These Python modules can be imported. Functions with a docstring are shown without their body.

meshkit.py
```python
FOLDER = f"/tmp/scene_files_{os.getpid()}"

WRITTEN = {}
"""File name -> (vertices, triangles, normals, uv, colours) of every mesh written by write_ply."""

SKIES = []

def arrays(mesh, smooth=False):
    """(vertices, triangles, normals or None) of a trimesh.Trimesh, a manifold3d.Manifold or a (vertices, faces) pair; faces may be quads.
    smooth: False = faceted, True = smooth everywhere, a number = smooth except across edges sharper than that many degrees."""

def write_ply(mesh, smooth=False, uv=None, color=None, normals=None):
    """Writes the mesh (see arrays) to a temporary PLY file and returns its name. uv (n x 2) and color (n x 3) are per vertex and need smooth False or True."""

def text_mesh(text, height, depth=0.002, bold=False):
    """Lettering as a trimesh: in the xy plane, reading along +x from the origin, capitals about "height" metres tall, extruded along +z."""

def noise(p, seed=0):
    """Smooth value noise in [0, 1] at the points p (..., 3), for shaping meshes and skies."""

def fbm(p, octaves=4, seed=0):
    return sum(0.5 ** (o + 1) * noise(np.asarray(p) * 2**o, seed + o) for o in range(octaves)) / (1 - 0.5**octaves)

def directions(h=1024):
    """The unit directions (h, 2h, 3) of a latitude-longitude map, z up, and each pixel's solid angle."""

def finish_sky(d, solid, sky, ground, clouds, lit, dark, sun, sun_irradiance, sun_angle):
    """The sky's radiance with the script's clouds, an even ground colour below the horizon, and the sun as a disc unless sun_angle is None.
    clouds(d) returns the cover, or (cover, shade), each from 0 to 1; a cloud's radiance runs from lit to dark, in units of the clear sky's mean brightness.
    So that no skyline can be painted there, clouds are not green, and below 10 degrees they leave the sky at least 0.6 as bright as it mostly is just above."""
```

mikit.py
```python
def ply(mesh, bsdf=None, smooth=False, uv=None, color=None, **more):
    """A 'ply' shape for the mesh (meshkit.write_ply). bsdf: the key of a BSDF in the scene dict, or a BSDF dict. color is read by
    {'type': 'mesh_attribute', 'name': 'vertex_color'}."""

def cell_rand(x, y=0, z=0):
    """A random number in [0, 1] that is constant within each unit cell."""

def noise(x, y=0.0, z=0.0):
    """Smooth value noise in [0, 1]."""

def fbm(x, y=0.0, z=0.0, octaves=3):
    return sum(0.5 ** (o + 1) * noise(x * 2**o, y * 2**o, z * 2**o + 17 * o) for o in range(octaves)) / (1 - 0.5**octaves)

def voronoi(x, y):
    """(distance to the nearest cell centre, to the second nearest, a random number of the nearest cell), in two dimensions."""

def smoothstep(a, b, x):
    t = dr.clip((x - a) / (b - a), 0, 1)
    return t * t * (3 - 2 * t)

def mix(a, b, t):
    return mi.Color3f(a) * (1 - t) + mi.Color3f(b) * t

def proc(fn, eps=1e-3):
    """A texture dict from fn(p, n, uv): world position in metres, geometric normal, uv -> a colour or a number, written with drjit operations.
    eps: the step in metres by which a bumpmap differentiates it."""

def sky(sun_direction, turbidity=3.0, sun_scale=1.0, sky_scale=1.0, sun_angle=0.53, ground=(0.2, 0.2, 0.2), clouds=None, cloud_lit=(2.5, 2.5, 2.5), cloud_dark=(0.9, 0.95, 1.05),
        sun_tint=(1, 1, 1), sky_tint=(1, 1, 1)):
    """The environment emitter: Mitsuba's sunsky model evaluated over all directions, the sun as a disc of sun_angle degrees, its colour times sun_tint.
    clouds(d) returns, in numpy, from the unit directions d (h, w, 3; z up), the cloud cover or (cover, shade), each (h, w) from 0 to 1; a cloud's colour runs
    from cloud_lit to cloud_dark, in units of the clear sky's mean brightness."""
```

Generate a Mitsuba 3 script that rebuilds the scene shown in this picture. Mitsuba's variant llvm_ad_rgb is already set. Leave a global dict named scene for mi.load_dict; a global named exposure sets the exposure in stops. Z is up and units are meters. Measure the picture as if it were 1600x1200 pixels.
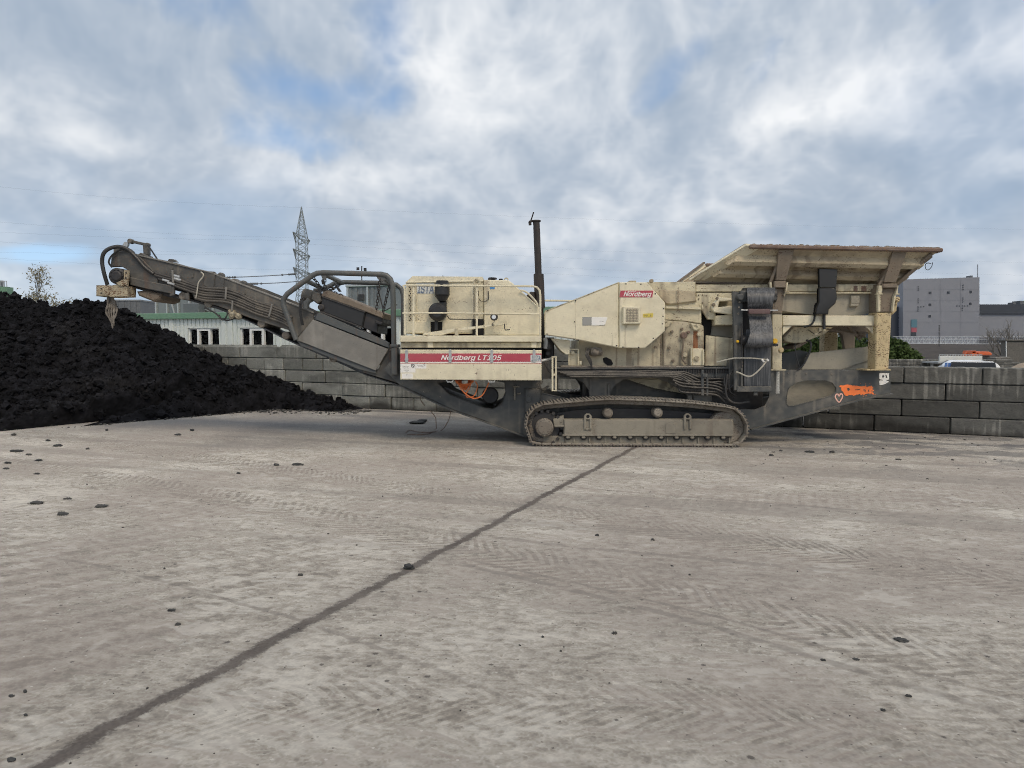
import math, random
import numpy as np, trimesh, drjit as dr, mitsuba as mi
import mikit, meshkit
from mikit import proc, noise, fbm, voronoi, cell_rand, smoothstep, mix
from shapely.geometry import Polygon
from shapely.geometry.polygon import orient

rng = np.random.RandomState(7)
scene, labels = {}, {}
# ------------------------------------------------------------------ camera, sky, exposure
FOC, PITCH, ROLL, CAMZ = 1150.0, math.atan(59 / 1150.0), 0.005, 1.67
EYE = np.array([0, 0, CAMZ])
FWD = np.array([0, math.cos(PITCH), -math.sin(PITCH)])
_r0, _u0 = np.array([1.0, 0, 0]), np.array([0, math.sin(PITCH), math.cos(PITCH)])
RIGHT = math.cos(ROLL) * _r0 + math.sin(ROLL) * _u0
UP = math.cos(ROLL) * _u0 - math.sin(ROLL) * _r0
scene['camera'] = {'type': 'perspective', 'fov': 2 * math.degrees(math.atan(800 / FOC)), 'fov_axis': 'x', 'near_clip': 0.1, 'far_clip': 3000.0,
                   'to_world': mi.ScalarTransform4f().look_at(origin=EYE.tolist(), target=(EYE + FWD).tolist(), up=UP.tolist())}
exposure = 2.0


def ray(px, py):
    """Direction in which a feature measured in the photograph lies."""
    return FWD * FOC + RIGHT * (px - 800) - UP * (py - 600)


def W(px, py, Y):
    """The measured feature on the upright plane at depth Y metres."""
    d = ray(px, py)
    return EYE + d * (Y / d[1])


def G(px, py):
    d = ray(px, py)
    return EYE + d * (-CAMZ / d[2])


WA, WB = 17.8, -0.417                      # block wall: Y = WA + WB * X


def V(px, py, off=0.0):
    d = ray(px, py)
    return EYE + d * ((WA - off) / (d[1] - WB * d[0]))


TURN = np.array([[0.64, 0.60, -0.48], [-0.77, 0.50, -0.40], [0.0, 0.6247, 0.7809]])   # turns noise off its own axes


def clouds(d):
    x, y, z = d[..., 0], d[..., 1], d[..., 2]
    az, el = np.degrees(np.arctan2(x, y)), np.degrees(np.arcsin(np.clip(z, -1, 1)))
    # cloud sheet seen in gentle perspective: cells flatten towards the horizon
    q = np.stack([np.sin(np.radians(az)) * 5.0, np.cos(np.radians(az)) * 5.0, 2.0 * np.log(el + 7.0)], -1)
    warp = np.stack([meshkit.fbm(q * 1.3 + s, 3, s) - 0.5 for s in (1, 2, 3)], -1)
    wq = q + 0.38 * warp
    big = meshkit.fbm(wq * 0.62 + 3.1, 3, 11)
    up = np.array([0.09, 0.0, 0.13])

    def puff(p):
        p = p @ TURN
        out = 0.42 * meshkit.fbm(p * 1.3 + 20, 3, 21)
        for o, w in enumerate((0.24, 0.13, 0.075, 0.045, 0.025)):      # rounded billows with creases between them
            p = p @ TURN
            out = out + w * (1.15 - 1.9 * np.abs(meshkit.noise(p * 1.7 * 2.05 ** o + 7.3 * o, 51 + o) - 0.5) * 1.35)
        return out - 0.04
    mid = puff(wq)
    relief = mid - puff(wq + up)                       # >0 where a billow's top faces the light
    fine = meshkit.fbm(wq * 6.5 + 40, 3, 31) - 0.5

    def spot(a, e, ra, re, rot=0.0):
        da, de = az - a, el - e
        c, s = math.cos(math.radians(rot)), math.sin(math.radians(rot))
        return np.exp(-(((c * da + s * de) / ra) ** 2 + ((-s * da + c * de) / re) ** 2))
    ahead = smooth(np.abs(az), 75, 45)
    gaps = 0.62 * spot(-9.5, 22.5, 2.6, 6, 8) + 0.56 * spot(-15, 18.2, 6, 1.6, -3) + 0.62 * spot(-17.5, 14.8, 6.5, 1.7, -6) + 0.50 * spot(-22, 23, 8, 3.0) + 0.85 * spot(-33, 5.8, 4.0, 0.8, 4) + 0.40 * spot(13, 26, 9, 2.4) + 0.52 * spot(18.5, 19.5, 1.5, 3.2, -35) + 0.45 * spot(12, 20, 6, 1.6, 40) \
        + 0.50 * spot(29, 23, 4, 1.5, 30) + 0.22 * spot(-5, 4.5, 10, 1.2) + 0.25 * spot(10, 6.5, 5, 1.2, 10)
    hole = np.clip((gaps * 1.25 - 0.30 + 1.15 * (0.5 - mid) - 0.35 * fine) * 1.35, 0, 1) * smooth(gaps, 0.05, 0.30)
    hole = hole * ahead + (1 - ahead) * np.clip((0.46 - big) * 3.5 + (0.5 - mid), 0, 0.8)
    cover = np.clip(1.0 - hole - 0.16 * smooth(big, 0.55, 0.35), 0.06, 1)
    bright = 1.00 * spot(30.5, 17.8, 8, 2.2, 9) + 0.5 * spot(36, 19.5, 6, 3.0, 20) + 0.70 * spot(20.5, 16.4, 6, 1.7, 14) + 0.50 * spot(-6, 20.5, 4.0, 4.5) + 0.50 * spot(-30, 13.2, 12, 1.1, -2) + 0.55 * spot(-11, 12.2, 7, 1.2, 12) + 0.30 * spot(-1, 22, 6, 5) + 0.35 * spot(34, 12.0, 4, 1.8, 25) + 0.30 * spot(17, 12, 3, 4) + 0.25 * spot(-33, 4.2, 9, 1.3) \
        + 0.22 * spot(-14, 5, 12, 1.4) + 0.3 * spot(4, 8.6, 7, 1.2, 8)
    dark = 0.58 * spot(30, 12.0, 9, 2.2, 8) + 0.45 * spot(23.5, 9.0, 8, 1.7, 4) + 0.35 * spot(31, 6.2, 9, 1.6) + 0.28 * spot(-27, 18.0, 11, 3.2, -5) + 0.30 * spot(-26, 9.2, 15, 2.0) + 0.22 * spot(0, 14.5, 9, 2) + 0.45 * spot(7.5, 6.6, 1.7, 1.4) + 0.35 * spot(14.5, 8.2, 2.5, 1.5, 30)
    shade = 0.75 - 1.15 * relief - 0.08 * fine + 0.42 * (0.5 - mid) + 0.55 * (0.5 - big) - 0.54 * bright * (0.55 + 1.7 * np.clip(mid - 0.30, 0, 1)) + 0.36 * dark + 0.20 * spot(-26, 22, 15, 6)
    shade = shade * ahead + (1 - ahead) * np.clip(0.50 - 1.6 * relief - 0.5 * fine + 0.8 * (0.5 - mid), 0, 1)
    shade = np.where(shade > 0.72, 0.72 + 0.28 * np.tanh((shade - 0.72) / 0.42), shade)
    return cover, np.clip(shade, 0, 1)


def smooth(x, a, b):
    t = np.clip((x - a) / (b - a), 0, 1)
    return t * t * (3 - 2 * t)


scene['sky_light'] = mikit.sky((0.30, -0.62, 0.72), turbidity=3, sun_scale=0.26, sky_scale=1.0, sun_angle=20, ground=(0.25, 0.24, 0.22), clouds=clouds,
                               cloud_lit=(2.50, 2.55, 2.60), cloud_dark=(0.90, 1.14, 1.46))


# ------------------------------------------------------------------ mesh helpers
def TM(v, f):
    return trimesh.Trimesh(np.asarray(v, float), np.asarray(f), process=False)


def cat(*ms):
    out = []
    for m in ms:
        out += list(m) if isinstance(m, (list, tuple)) else [m]
    m = trimesh.util.concatenate(out)
    m.metadata['pieces'] = [q for o in out for q in o.metadata.get('pieces', [o])]
    return m


def _offset(ring, b):
    """Inward mitre offset of a counter-clockwise ring (holes are clockwise, so they grow)."""
    p, a, c = ring, np.roll(ring, 1, 0), np.roll(ring, -1, 0)
    d1, d2 = p - a, c - p
    d1 /= np.linalg.norm(d1, axis=1, keepdims=True) + 1e-12
    d2 /= np.linalg.norm(d2, axis=1, keepdims=True) + 1e-12
    n1, n2 = np.stack([-d1[:, 1], d1[:, 0]], 1), np.stack([-d2[:, 1], d2[:, 0]], 1)
    m = n1 + n2
    k = 2 / np.maximum((m * m).sum(1, keepdims=True), 0.5)
    return p + b * m * np.minimum(k, 2.0)


def slab(poly, Y, th, b=0.006):
    """Solid whose front face (towards -Y) is the x-z polygon at depth Y, with a chamfered front edge."""
    poly = orient(max(getattr(poly, 'geoms', [poly]), key=lambda g: g.area))
    b = min(b, th * 0.4)
    rings = [np.array(r.coords)[:-1] for r in [poly.exterior, *poly.interiors]]
    vs, fs, at = [], [], 0
    inner = [_offset(r, b) for r in rings] if b > 0 else rings
    ip = Polygon(inner[0], inner[1:])
    if b > 0 and (not ip.is_valid or ip.area < 1e-9):
        inner, b, ip = rings, 0, poly
    for r, q in zip(rings, inner):
        n = len(r)
        i, j = np.arange(n), (np.arange(n) + 1) % n
        layers = [(q, Y), (r, Y + b), (r, Y + th)] if b > 0 else [(r, Y), (r, Y + th)]
        for pts, yy in layers:
            vs.append(np.stack([pts[:, 0], np.full(n, yy), pts[:, 1]], 1))
        for k in range(len(layers) - 1):
            a, c = at + k * n, at + (k + 1) * n
            fs += [np.stack([a + i, c + i, c + j], 1), np.stack([a + i, c + j, a + j], 1)]
        at += n * len(layers)
    for pl, yy, flip in ((ip, Y, False), (poly, Y + th, True)):
        v2, f2 = trimesh.creation.triangulate_polygon(orient(pl), engine='earcut')
        v2, f2 = np.asarray(v2), np.asarray(f2)
        a, bb, cc = v2[f2[:, 0]], v2[f2[:, 1]], v2[f2[:, 2]]
        ccw = ((bb[:, 0] - a[:, 0]) * (cc[:, 1] - a[:, 1]) - (bb[:, 1] - a[:, 1]) * (cc[:, 0] - a[:, 0])) > 0
        f2 = np.where((ccw ^ flip)[:, None], f2, f2[:, ::-1])
        vs.append(np.stack([v2[:, 0], np.full(len(v2), yy), v2[:, 1]], 1))
        fs.append(f2 + at)
        at += len(v2)
    m = TM(np.vstack(vs), np.vstack(fs))
    m.merge_vertices()
    # x-z with y depth: make windings outward
    if m.volume < 0:
        m.invert()
    return m


def XZ(pts, Y):
    return [(lambda w: (w[0], w[2]))(W(x, y, Y)) for x, y in pts]


def prism(pts, Y, th, holes=(), b=0.006):
    return slab(Polygon(XZ(pts, Y), [XZ(h, Y) for h in holes]).buffer(0), Y, th, b)


def bpx(x0, y0, x1, y1, Y, th, b=0.006):
    return prism([(x0, y0), (x1, y0), (x1, y1), (x0, y1)], Y, th, (), b)


def box(lo, hi, b=0.0):
    lo, hi = np.minimum(lo, hi).astype(float), np.maximum(lo, hi).astype(float)
    if b <= 0:
        m = trimesh.creation.box(extents=hi - lo)
        m.apply_translation((lo + hi) / 2)
        return m
    b = min(b, (hi - lo).min() * 0.45)
    pts = []
    for k in range(3):
        l, h = lo + b, hi - b
        l[k], h[k] = lo[k], hi[k]
        pts += [[(l, h)[i][0], (l, h)[j][1], (l, h)[n][2]] for i in (0, 1) for j in (0, 1) for n in (0, 1)]
    return trimesh.convex.convex_hull(np.array(pts))


def frame_of(d, up=(0, 0, 1)):
    d = np.asarray(d, float) / np.linalg.norm(d)
    u = np.asarray(up, float)
    if abs(d @ u) > 0.97:
        u = np.array([1.0, 0, 0]) if abs(d[0]) < 0.9 else np.array([0, 1.0, 0])
    s = np.cross(d, u)
    s /= np.linalg.norm(s)
    return d, s, np.cross(s, d)


def beam(p0, p1, w, h, b=0.0, up=(0, 0, 1)):
    """Bar from p0 to p1: w sideways, h along up."""
    p0, p1 = np.asarray(p0, float), np.asarray(p1, float)
    d, s, u = frame_of(p1 - p0, up)
    L = np.linalg.norm(p1 - p0)
    m = box([-w / 2, 0, -h / 2], [w / 2, L, h / 2], b)
    M = np.eye(4)
    M[:3, 0], M[:3, 1], M[:3, 2], M[:3, 3] = s, d, u, p0
    m.apply_transform(M)
    return m


def spline(pts, n=6):
    p = np.asarray(pts, float)
    if len(p) < 3:
        return p
    e = np.vstack([2 * p[0] - p[1], p, 2 * p[-1] - p[-2]])
    out = []
    for i in range(len(p) - 1):
        a, b, c, d = e[i:i + 4]
        for t in np.linspace(0, 1, n, endpoint=False):
            out.append(0.5 * (2 * b + (c - a) * t + (2 * a - 5 * b + 4 * c - d) * t * t + (3 * b - a - 3 * c + d) * t ** 3))
    return np.array(out + [p[-1]])


def tube(pts, r, n=8, sm=0, closed=False):
    p = spline(pts, sm) if sm else np.asarray(pts, float)
    r = np.broadcast_to(np.asarray(r, float), (len(p),))
    t = np.gradient(p, axis=0)
    if closed:
        t = np.roll(p, -1, 0) - np.roll(p, 1, 0)
    t /= np.linalg.norm(t, axis=1, keepdims=True) + 1e-12
    a = np.cross(t[0], [0, 0, 1] if abs(t[0][2]) < 0.9 else [1, 0, 0])
    A = []
    for k in t:
        a = a - k * (a @ k)
        a = a / (np.linalg.norm(a) + 1e-12)
        A.append(a)
    A = np.array(A)
    B = np.cross(t, A)
    g = np.arange(n) * 2 * np.pi / n
    v = (p[:, None] + r[:, None, None] * (np.cos(g)[None, :, None] * A[:, None] + np.sin(g)[None, :, None] * B[:, None])).reshape(-1, 3)
    m = len(p)
    ii = np.arange(m if closed else m - 1)
    i, j = np.meshgrid(ii, np.arange(n), indexing='ij')
    i2 = (i + 1) % m
    q = np.stack([i * n + j, i * n + (j + 1) % n, i2 * n + (j + 1) % n, i2 * n + j], -1).reshape(-1, 4)
    f = np.vstack([q[:, [0, 1, 2]], q[:, [0, 2, 3]]])
    if not closed:
        v = np.vstack([v, p[:1], p[-1:]])
        c0, c1 = m * n, m * n + 1
        j = np.arange(n)
        f = np.vstack([f, np.stack([j * 0 + c0, (j + 1) % n, j], 1), np.stack([j * 0 + c1, (m - 1) * n + j, (m - 1) * n + (j + 1) % n], 1)])
    return TM(v, f)


def ptube(pts, Y, r, n=8, sm=0):
    """Tube through photo-measured points, each (px, py) at depth Y or (px, py, its own depth)."""
    return tube([W(q[0], q[1], q[2] if len(q) > 2 else Y) for q in pts], r, n, sm)


def cyl(p0, p1, r, n=24, b=0.0, r1=None):
    p0, p1 = np.asarray(p0, float), np.asarray(p1, float)
    L, r1 = np.linalg.norm(p1 - p0), r if r1 is None else r1
    prof = [[0, 0], [r - b, 0], [r, b], [r1, L - b], [r1 - b, L], [0, L]] if b > 0 else [[0, 0], [r, 0], [r1, L], [0, L]]
    m = trimesh.creation.revolve(np.array(prof), sections=n)
    d, s, u = frame_of(p1 - p0)
    M = np.eye(4)
    M[:3, 0], M[:3, 1], M[:3, 2], M[:3, 3] = s, u, d, p0
    if np.linalg.det(M[:3, :3]) < 0:
        M[:3, 0] *= -1
    m.apply_transform(M)
    return m


def ycyl(px, py, Y, th, rpx, n=24, b=0.006):
    """Round thing seen end on: axis along +Y, radius given in photo pixels."""
    c = W(px, py, Y)
    return cyl(c, c + [0, th, 0], rpx / FOC * Y, n, b)


def text(s, px, py, hpx, Y, bold=True, slant=0.0, depth=0.003, wpx=None):
    k = Y / FOC
    m = meshkit.text_mesh(s, hpx * k, depth, bold)
    v = np.array(m.vertices)
    v[:, 0] += v[:, 1] * slant
    if wpx:
        v[:, 0] *= wpx * k / (v[:, 0].max() - v[:, 0].min())
    o = W(px, py, Y)
    return TM(np.stack([o[0] + v[:, 0], o[1] - v[:, 2], o[2] + v[:, 1]], 1), m.faces)


def rock(c, s, flat=0.6, sub=1, seed=0, rough=0.28):
    r = np.random.RandomState(seed)
    m = trimesh.creation.icosphere(subdivisions=sub)
    v = np.array(m.vertices)
    v *= (1 + rough * (r.rand(len(v), 1) - 0.5) * 2)
    a = r.rand() * 6.28
    v = v * [s * (0.8 + 0.5 * r.rand()), s * (0.7 + 0.4 * r.rand()), s * flat]
    v = v @ np.array([[math.cos(a), -math.sin(a), 0], [math.sin(a), math.cos(a), 0], [0, 0, 1]])
    return TM(v + np.asarray(c), m.faces)


# ------------------------------------------------------------------ scene-entry helpers
def key_of(name):
    if name not in scene and name not in labels and not any(k.startswith(name + '__') for k in scene):
        return name
    n = 1
    while True:
        k = '%s_%03d' % (name, n)
        if k not in scene and k not in labels and not any(q.startswith(k + '__') for q in scene):
            return k
        n += 1


_count = {}
SPLIT = {'bolt', 'bracket', 'bottom_flange', 'dark_recess', 'stiffener', 'rear_strut', 'knee', 'cross_member', 'gusset', 'ear', 'lifting_ring', 'flange', 'idler', 'idler_bracket', 'screw', 'hose_fitting', 'knuckle', 'joint_plate',
         'round_boss', 'column_rib', 'side_bolt', 'clamp_rod', 'scraper_bolt', 'rim_bolt', 'pivot', 'filler_cap', 'pull', 'dent', 'cross_tube', 'stud', 'head_flange', 'hose_loop', 'cable_drop', 'lamp', 'belly_plate', 'warning_print', 'beam_tag',
         'hose', 'pump_hose', 'cable', 'hose_bundle', 'small_tap', 'headrest', 'arm', 'front_edge', 'inner_lip', 'rim', 'hose_clamp', 'turnbuckle', 'side_panel', 'roof_unit', 'handle', 'seam', 'slack_loop', 'clamp', 'stripe', 'drum', 'lamp_bracket', 'bearing'}


def part(parent, name, mesh, mat, smooth=30, label=None, kind=None):
    """One mesh of the scene: parent__name, numbered when taken."""
    base = parent + '__' + name if parent else name
    pieces = mesh.metadata.get('pieces', []) if hasattr(mesh, 'metadata') else []
    if name in SPLIT and kind is None and len(pieces) > 1:
        return [part(parent, name, q, mat, smooth, label) for q in pieces][0]
    n = _count.get(base, 0)
    _count[base] = n + 1
    key = base if n == 0 else '%s_%03d' % (base, n)
    if isinstance(mesh, (list, tuple)):
        mesh = cat(*mesh)
    scene[key] = mikit.ply(mesh, mat, smooth=smooth)
    info = {}
    if label:
        info['label'] = label
    if kind:
        info['kind'] = kind
    if info:
        labels[key] = info
    return key


def thing(name, label, cat_, group=None):
    n = _count.get(name, 0)
    _count[name] = n + 1
    key = name if n == 0 else '%s_%03d' % (name, n)
    labels[key] = {'label': label, 'category': cat_}
    if group:
        labels[key]['group'] = group
    return key


def single(name, mesh, mat, label, cat_, group=None, smooth=30, kind=None):
    key = thing(name, label, cat_, group)
    if isinstance(mesh, (list, tuple)):
        mesh = cat(*mesh)
    scene[key] = mikit.ply(mesh, mat, smooth=smooth)
    if kind:
        labels[key]['kind'] = kind
    return key


def structure(name, mesh, mat, smooth=30, label=None):
    scene[name] = mikit.ply(mesh, mat, smooth=smooth)
    labels[name] = {'kind': 'structure'}
    if label:
        labels[name]['label'] = label


# ------------------------------------------------------------------ materials
def pr(color, rough=0.6, metallic=0.0, spec=0.5, **kw):
    c = color if isinstance(color, dict) else {'type': 'rgb', 'value': list(color)}
    return {'type': 'twosided', 'nested': {'type': 'principled', 'base_color': c, 'roughness': rough, 'metallic': metallic, 'specular': spec, **kw}}


def bumped(b, fn, scale, eps=2e-3):
    return {'type': 'twosided', 'nested': {'type': 'bumpmap', 'arbitrary': proc(fn, eps), 'scale': scale, 'nested': b['nested']}}


def painted(base, dust, rust, dust_amt, rust_amt, streak=0.5, chips=0.72, seed=0.0):
    """Weathered paint: dust in clouds, rain streaks, small rust chips."""
    def fn(p, n, uv):
        x, y, z = p.x + seed, p.y, p.z
        a = fbm(x * 1.3, y * 1.3, z * 1.3, 3)
        f = fbm(x * 9, y * 9, z * 9, 2)
        s = noise(x * 22 + y * 13, 0.0, z * 0.9 + 3) * noise(x * 5 + y * 5, 7.0, z * 1.7)
        d = smoothstep(0.35, 0.8, a * 0.6 + f * 0.4) * dust_amt + smoothstep(0.3, 0.75, s) * streak * dust_amt
        up = dr.clip(n.z, 0, 1)
        c = mix(base, dust, dr.clip(d + 0.45 * up * dust_amt, 0, 0.95))
        ch = 0.5 + 0.93 * (noise(x * 62, y * 62, z * 62) * 0.70 + noise(x * 7, y * 7, z * 7) * 0.30 - 0.5)
        r = smoothstep(chips, chips + 0.07, ch)
        run = smoothstep(0.74, 0.9, noise(x * 16 + y * 16, 3.0, z * 0.7)) * smoothstep(0.45, 0.8, noise(x * 1.6, y * 1.6, z * 1.1 + 9)) * 0.55
        c = mix(c, rust, dr.clip(r + run, 0, 1) * rust_amt)
        return c * (0.93 + 0.14 * noise(x * 60, y * 60, z * 60))
    return proc(fn)


CREAM, DUST, RUST = (0.725, 0.67, 0.505), (0.25, 0.22, 0.165), (0.13, 0.075, 0.045)
scene['cream'] = pr(painted(CREAM, (0.42, 0.37, 0.26), RUST, 0.42, 0.75, 0.5, 0.752), 0.48)
scene['cream_dirty'] = pr(painted((0.60, 0.545, 0.39), DUST, RUST, 0.85, 0.85, 1.0, 0.715, 4.0), 0.62)
scene['cream_rusty'] = pr(painted((0.56, 0.46, 0.27), (0.36, 0.28, 0.16), (0.15, 0.085, 0.045), 0.6, 0.9, 0.6, 0.60, 9.0), 0.65)
scene['jaw_paint'] = pr(painted((0.50, 0.45, 0.33), (0.185, 0.160, 0.122), RUST, 1.0, 0.85, 1.2, 0.715, 4.0), 0.66)
scene['hopper_paint'] = pr(painted((0.50, 0.43, 0.30), (0.21, 0.165, 0.115), (0.09, 0.055, 0.035), 0.85, 0.8, 0.9, 0.69, 2.0), 0.66)
scene['hopper_brown'] = pr(painted((0.205, 0.168, 0.128), (0.135, 0.112, 0.09), (0.09, 0.05, 0.035), 0.8, 0.8, 0.6, 0.66, 5.0), 0.7)
scene['rust_dark'] = pr(painted((0.115, 0.070, 0.055), (0.20, 0.165, 0.14), (0.19, 0.09, 0.05), 0.7, 0.6, 0.5, 0.62, 1.0), 0.8)
scene['rust'] = pr(painted((0.155, 0.105, 0.085), (0.26, 0.215, 0.18), (0.24, 0.13, 0.07), 0.7, 0.7, 0.5, 0.60, 1.0), 0.8)
scene['chassis_paint'] = pr(painted((0.062, 0.068, 0.071), (0.172, 0.160, 0.138), (0.05, 0.04, 0.034), 0.85, 0.6, 1.0, 0.71, 3.0), 0.52)
scene['conveyor_paint'] = pr(painted((0.068, 0.069, 0.068), (0.165, 0.152, 0.130), (0.15, 0.08, 0.045), 0.85, 0.75, 0.9, 0.71, 6.0), 0.62)
scene['skirt_dusty'] = pr(painted((0.185, 0.18, 0.168), (0.265, 0.255, 0.235), (0.12, 0.105, 0.09), 0.8, 0.5, 0.9, 0.74, 8.0), 0.7)
scene['frame_paint'] = pr(painted((0.082, 0.09, 0.092), (0.15, 0.144, 0.128), (0.16, 0.08, 0.05), 0.45, 0.7, 0.4, 0.73, 7.0), 0.42)
scene['track_steel'] = pr(painted((0.165, 0.143, 0.118), (0.30, 0.275, 0.235), (0.07, 0.05, 0.04), 0.8, 0.7, 0.6, 0.62, 2.5), 0.7)
scene['track_frame_paint'] = pr(painted((0.265, 0.245, 0.20), (0.175, 0.160, 0.134), (0.12, 0.09, 0.07), 0.9, 0.7, 1.0, 0.72, 1.5), 0.7)
scene['feed_plate'] = pr(painted((0.38, 0.355, 0.29), (0.255, 0.24, 0.205), (0.15, 0.13, 0.10), 0.8, 0.4, 1.0, 0.76, 3.3), 0.75)


def belt_fn(p, n, uv):
    s = noise(p.x * 70, p.y * 70, p.z * 3)
    a = fbm(p.x * 4, p.y * 4, p.z * 4, 3)
    return mix((0.040, 0.045, 0.052), (0.135, 0.14, 0.15), smoothstep(0.35, 0.9, 0.55 * s + 0.55 * a))


scene['belt_rubber'] = pr(proc(belt_fn), 0.5)
scene['black_rubber'] = pr((0.022, 0.023, 0.025), 0.45)
scene['tip_paint'] = pr(painted((0.42, 0.37, 0.26), (0.20, 0.17, 0.13), (0.13, 0.07, 0.04), 0.8, 0.9, 1.0, 0.545, 11.0), 0.75)
scene['rag_cloth'] = pr(painted((0.135, 0.120, 0.105), (0.22, 0.20, 0.175), (0.07, 0.06, 0.05), 0.9, 0.5, 1.0, 0.6), 0.9)
scene['hose_rubber'] = pr(painted((0.028, 0.028, 0.030), (0.115, 0.104, 0.088), (0.04, 0.03, 0.03), 0.75, 0.3, 0.3, 0.8), 0.55)
scene['black_paint'] = pr(painted((0.022, 0.022, 0.025), (0.075, 0.068, 0.06), (0.06, 0.035, 0.025), 0.5, 0.5), 0.5)
scene['exhaust_paint'] = pr(painted((0.022, 0.019, 0.019), (0.055, 0.042, 0.038), (0.075, 0.04, 0.03), 0.7, 0.6, 0.6, 0.66), 0.6)
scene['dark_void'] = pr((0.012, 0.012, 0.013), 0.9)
scene['bare_steel'] = pr((0.42, 0.42, 0.42), 0.38, 0.8)
scene['galvanised'] = pr((0.46, 0.48, 0.49), 0.5, 0.5)
scene['red_print'] = pr(painted((0.42, 0.055, 0.085), (0.40, 0.16, 0.16), (0.2, 0.1, 0.08), 0.35, 0.3), 0.42)
scene['white_print'] = pr((0.78, 0.77, 0.74), 0.5)
scene['grey_print'] = pr((0.30, 0.30, 0.285), 0.5)
scene['blue_print'] = pr((0.13, 0.17, 0.25), 0.5)
scene['pale_print'] = pr((0.58, 0.60, 0.58), 0.5)
scene['yellow_print'] = pr((0.62, 0.50, 0.08), 0.5)
scene['orange_spray'] = pr((0.98, 0.23, 0.06), 0.55)
scene['pink_spray'] = pr((0.85, 0.50, 0.42), 0.55)
scene['orange_rubber'] = pr((0.62, 0.16, 0.045), 0.5)
scene['strap_webbing'] = pr((0.42, 0.40, 0.34), 0.8)
scene['lens_glass'] = pr((0.75, 0.76, 0.76), 0.12, 0.6)
scene['amber'] = pr((0.75, 0.45, 0.03), 0.25)
# ------------------------------------------------------------------ ground
JA, JB = G(985, 703), G(115, 1170)
_jd = (JB - JA)[:2] / np.linalg.norm((JB - JA)[:2])
JN = (-_jd[1], _jd[0])                                   # normal of the joint line on the ground
JO = JN[0] * JA[0] + JN[1] * JA[1]


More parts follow.
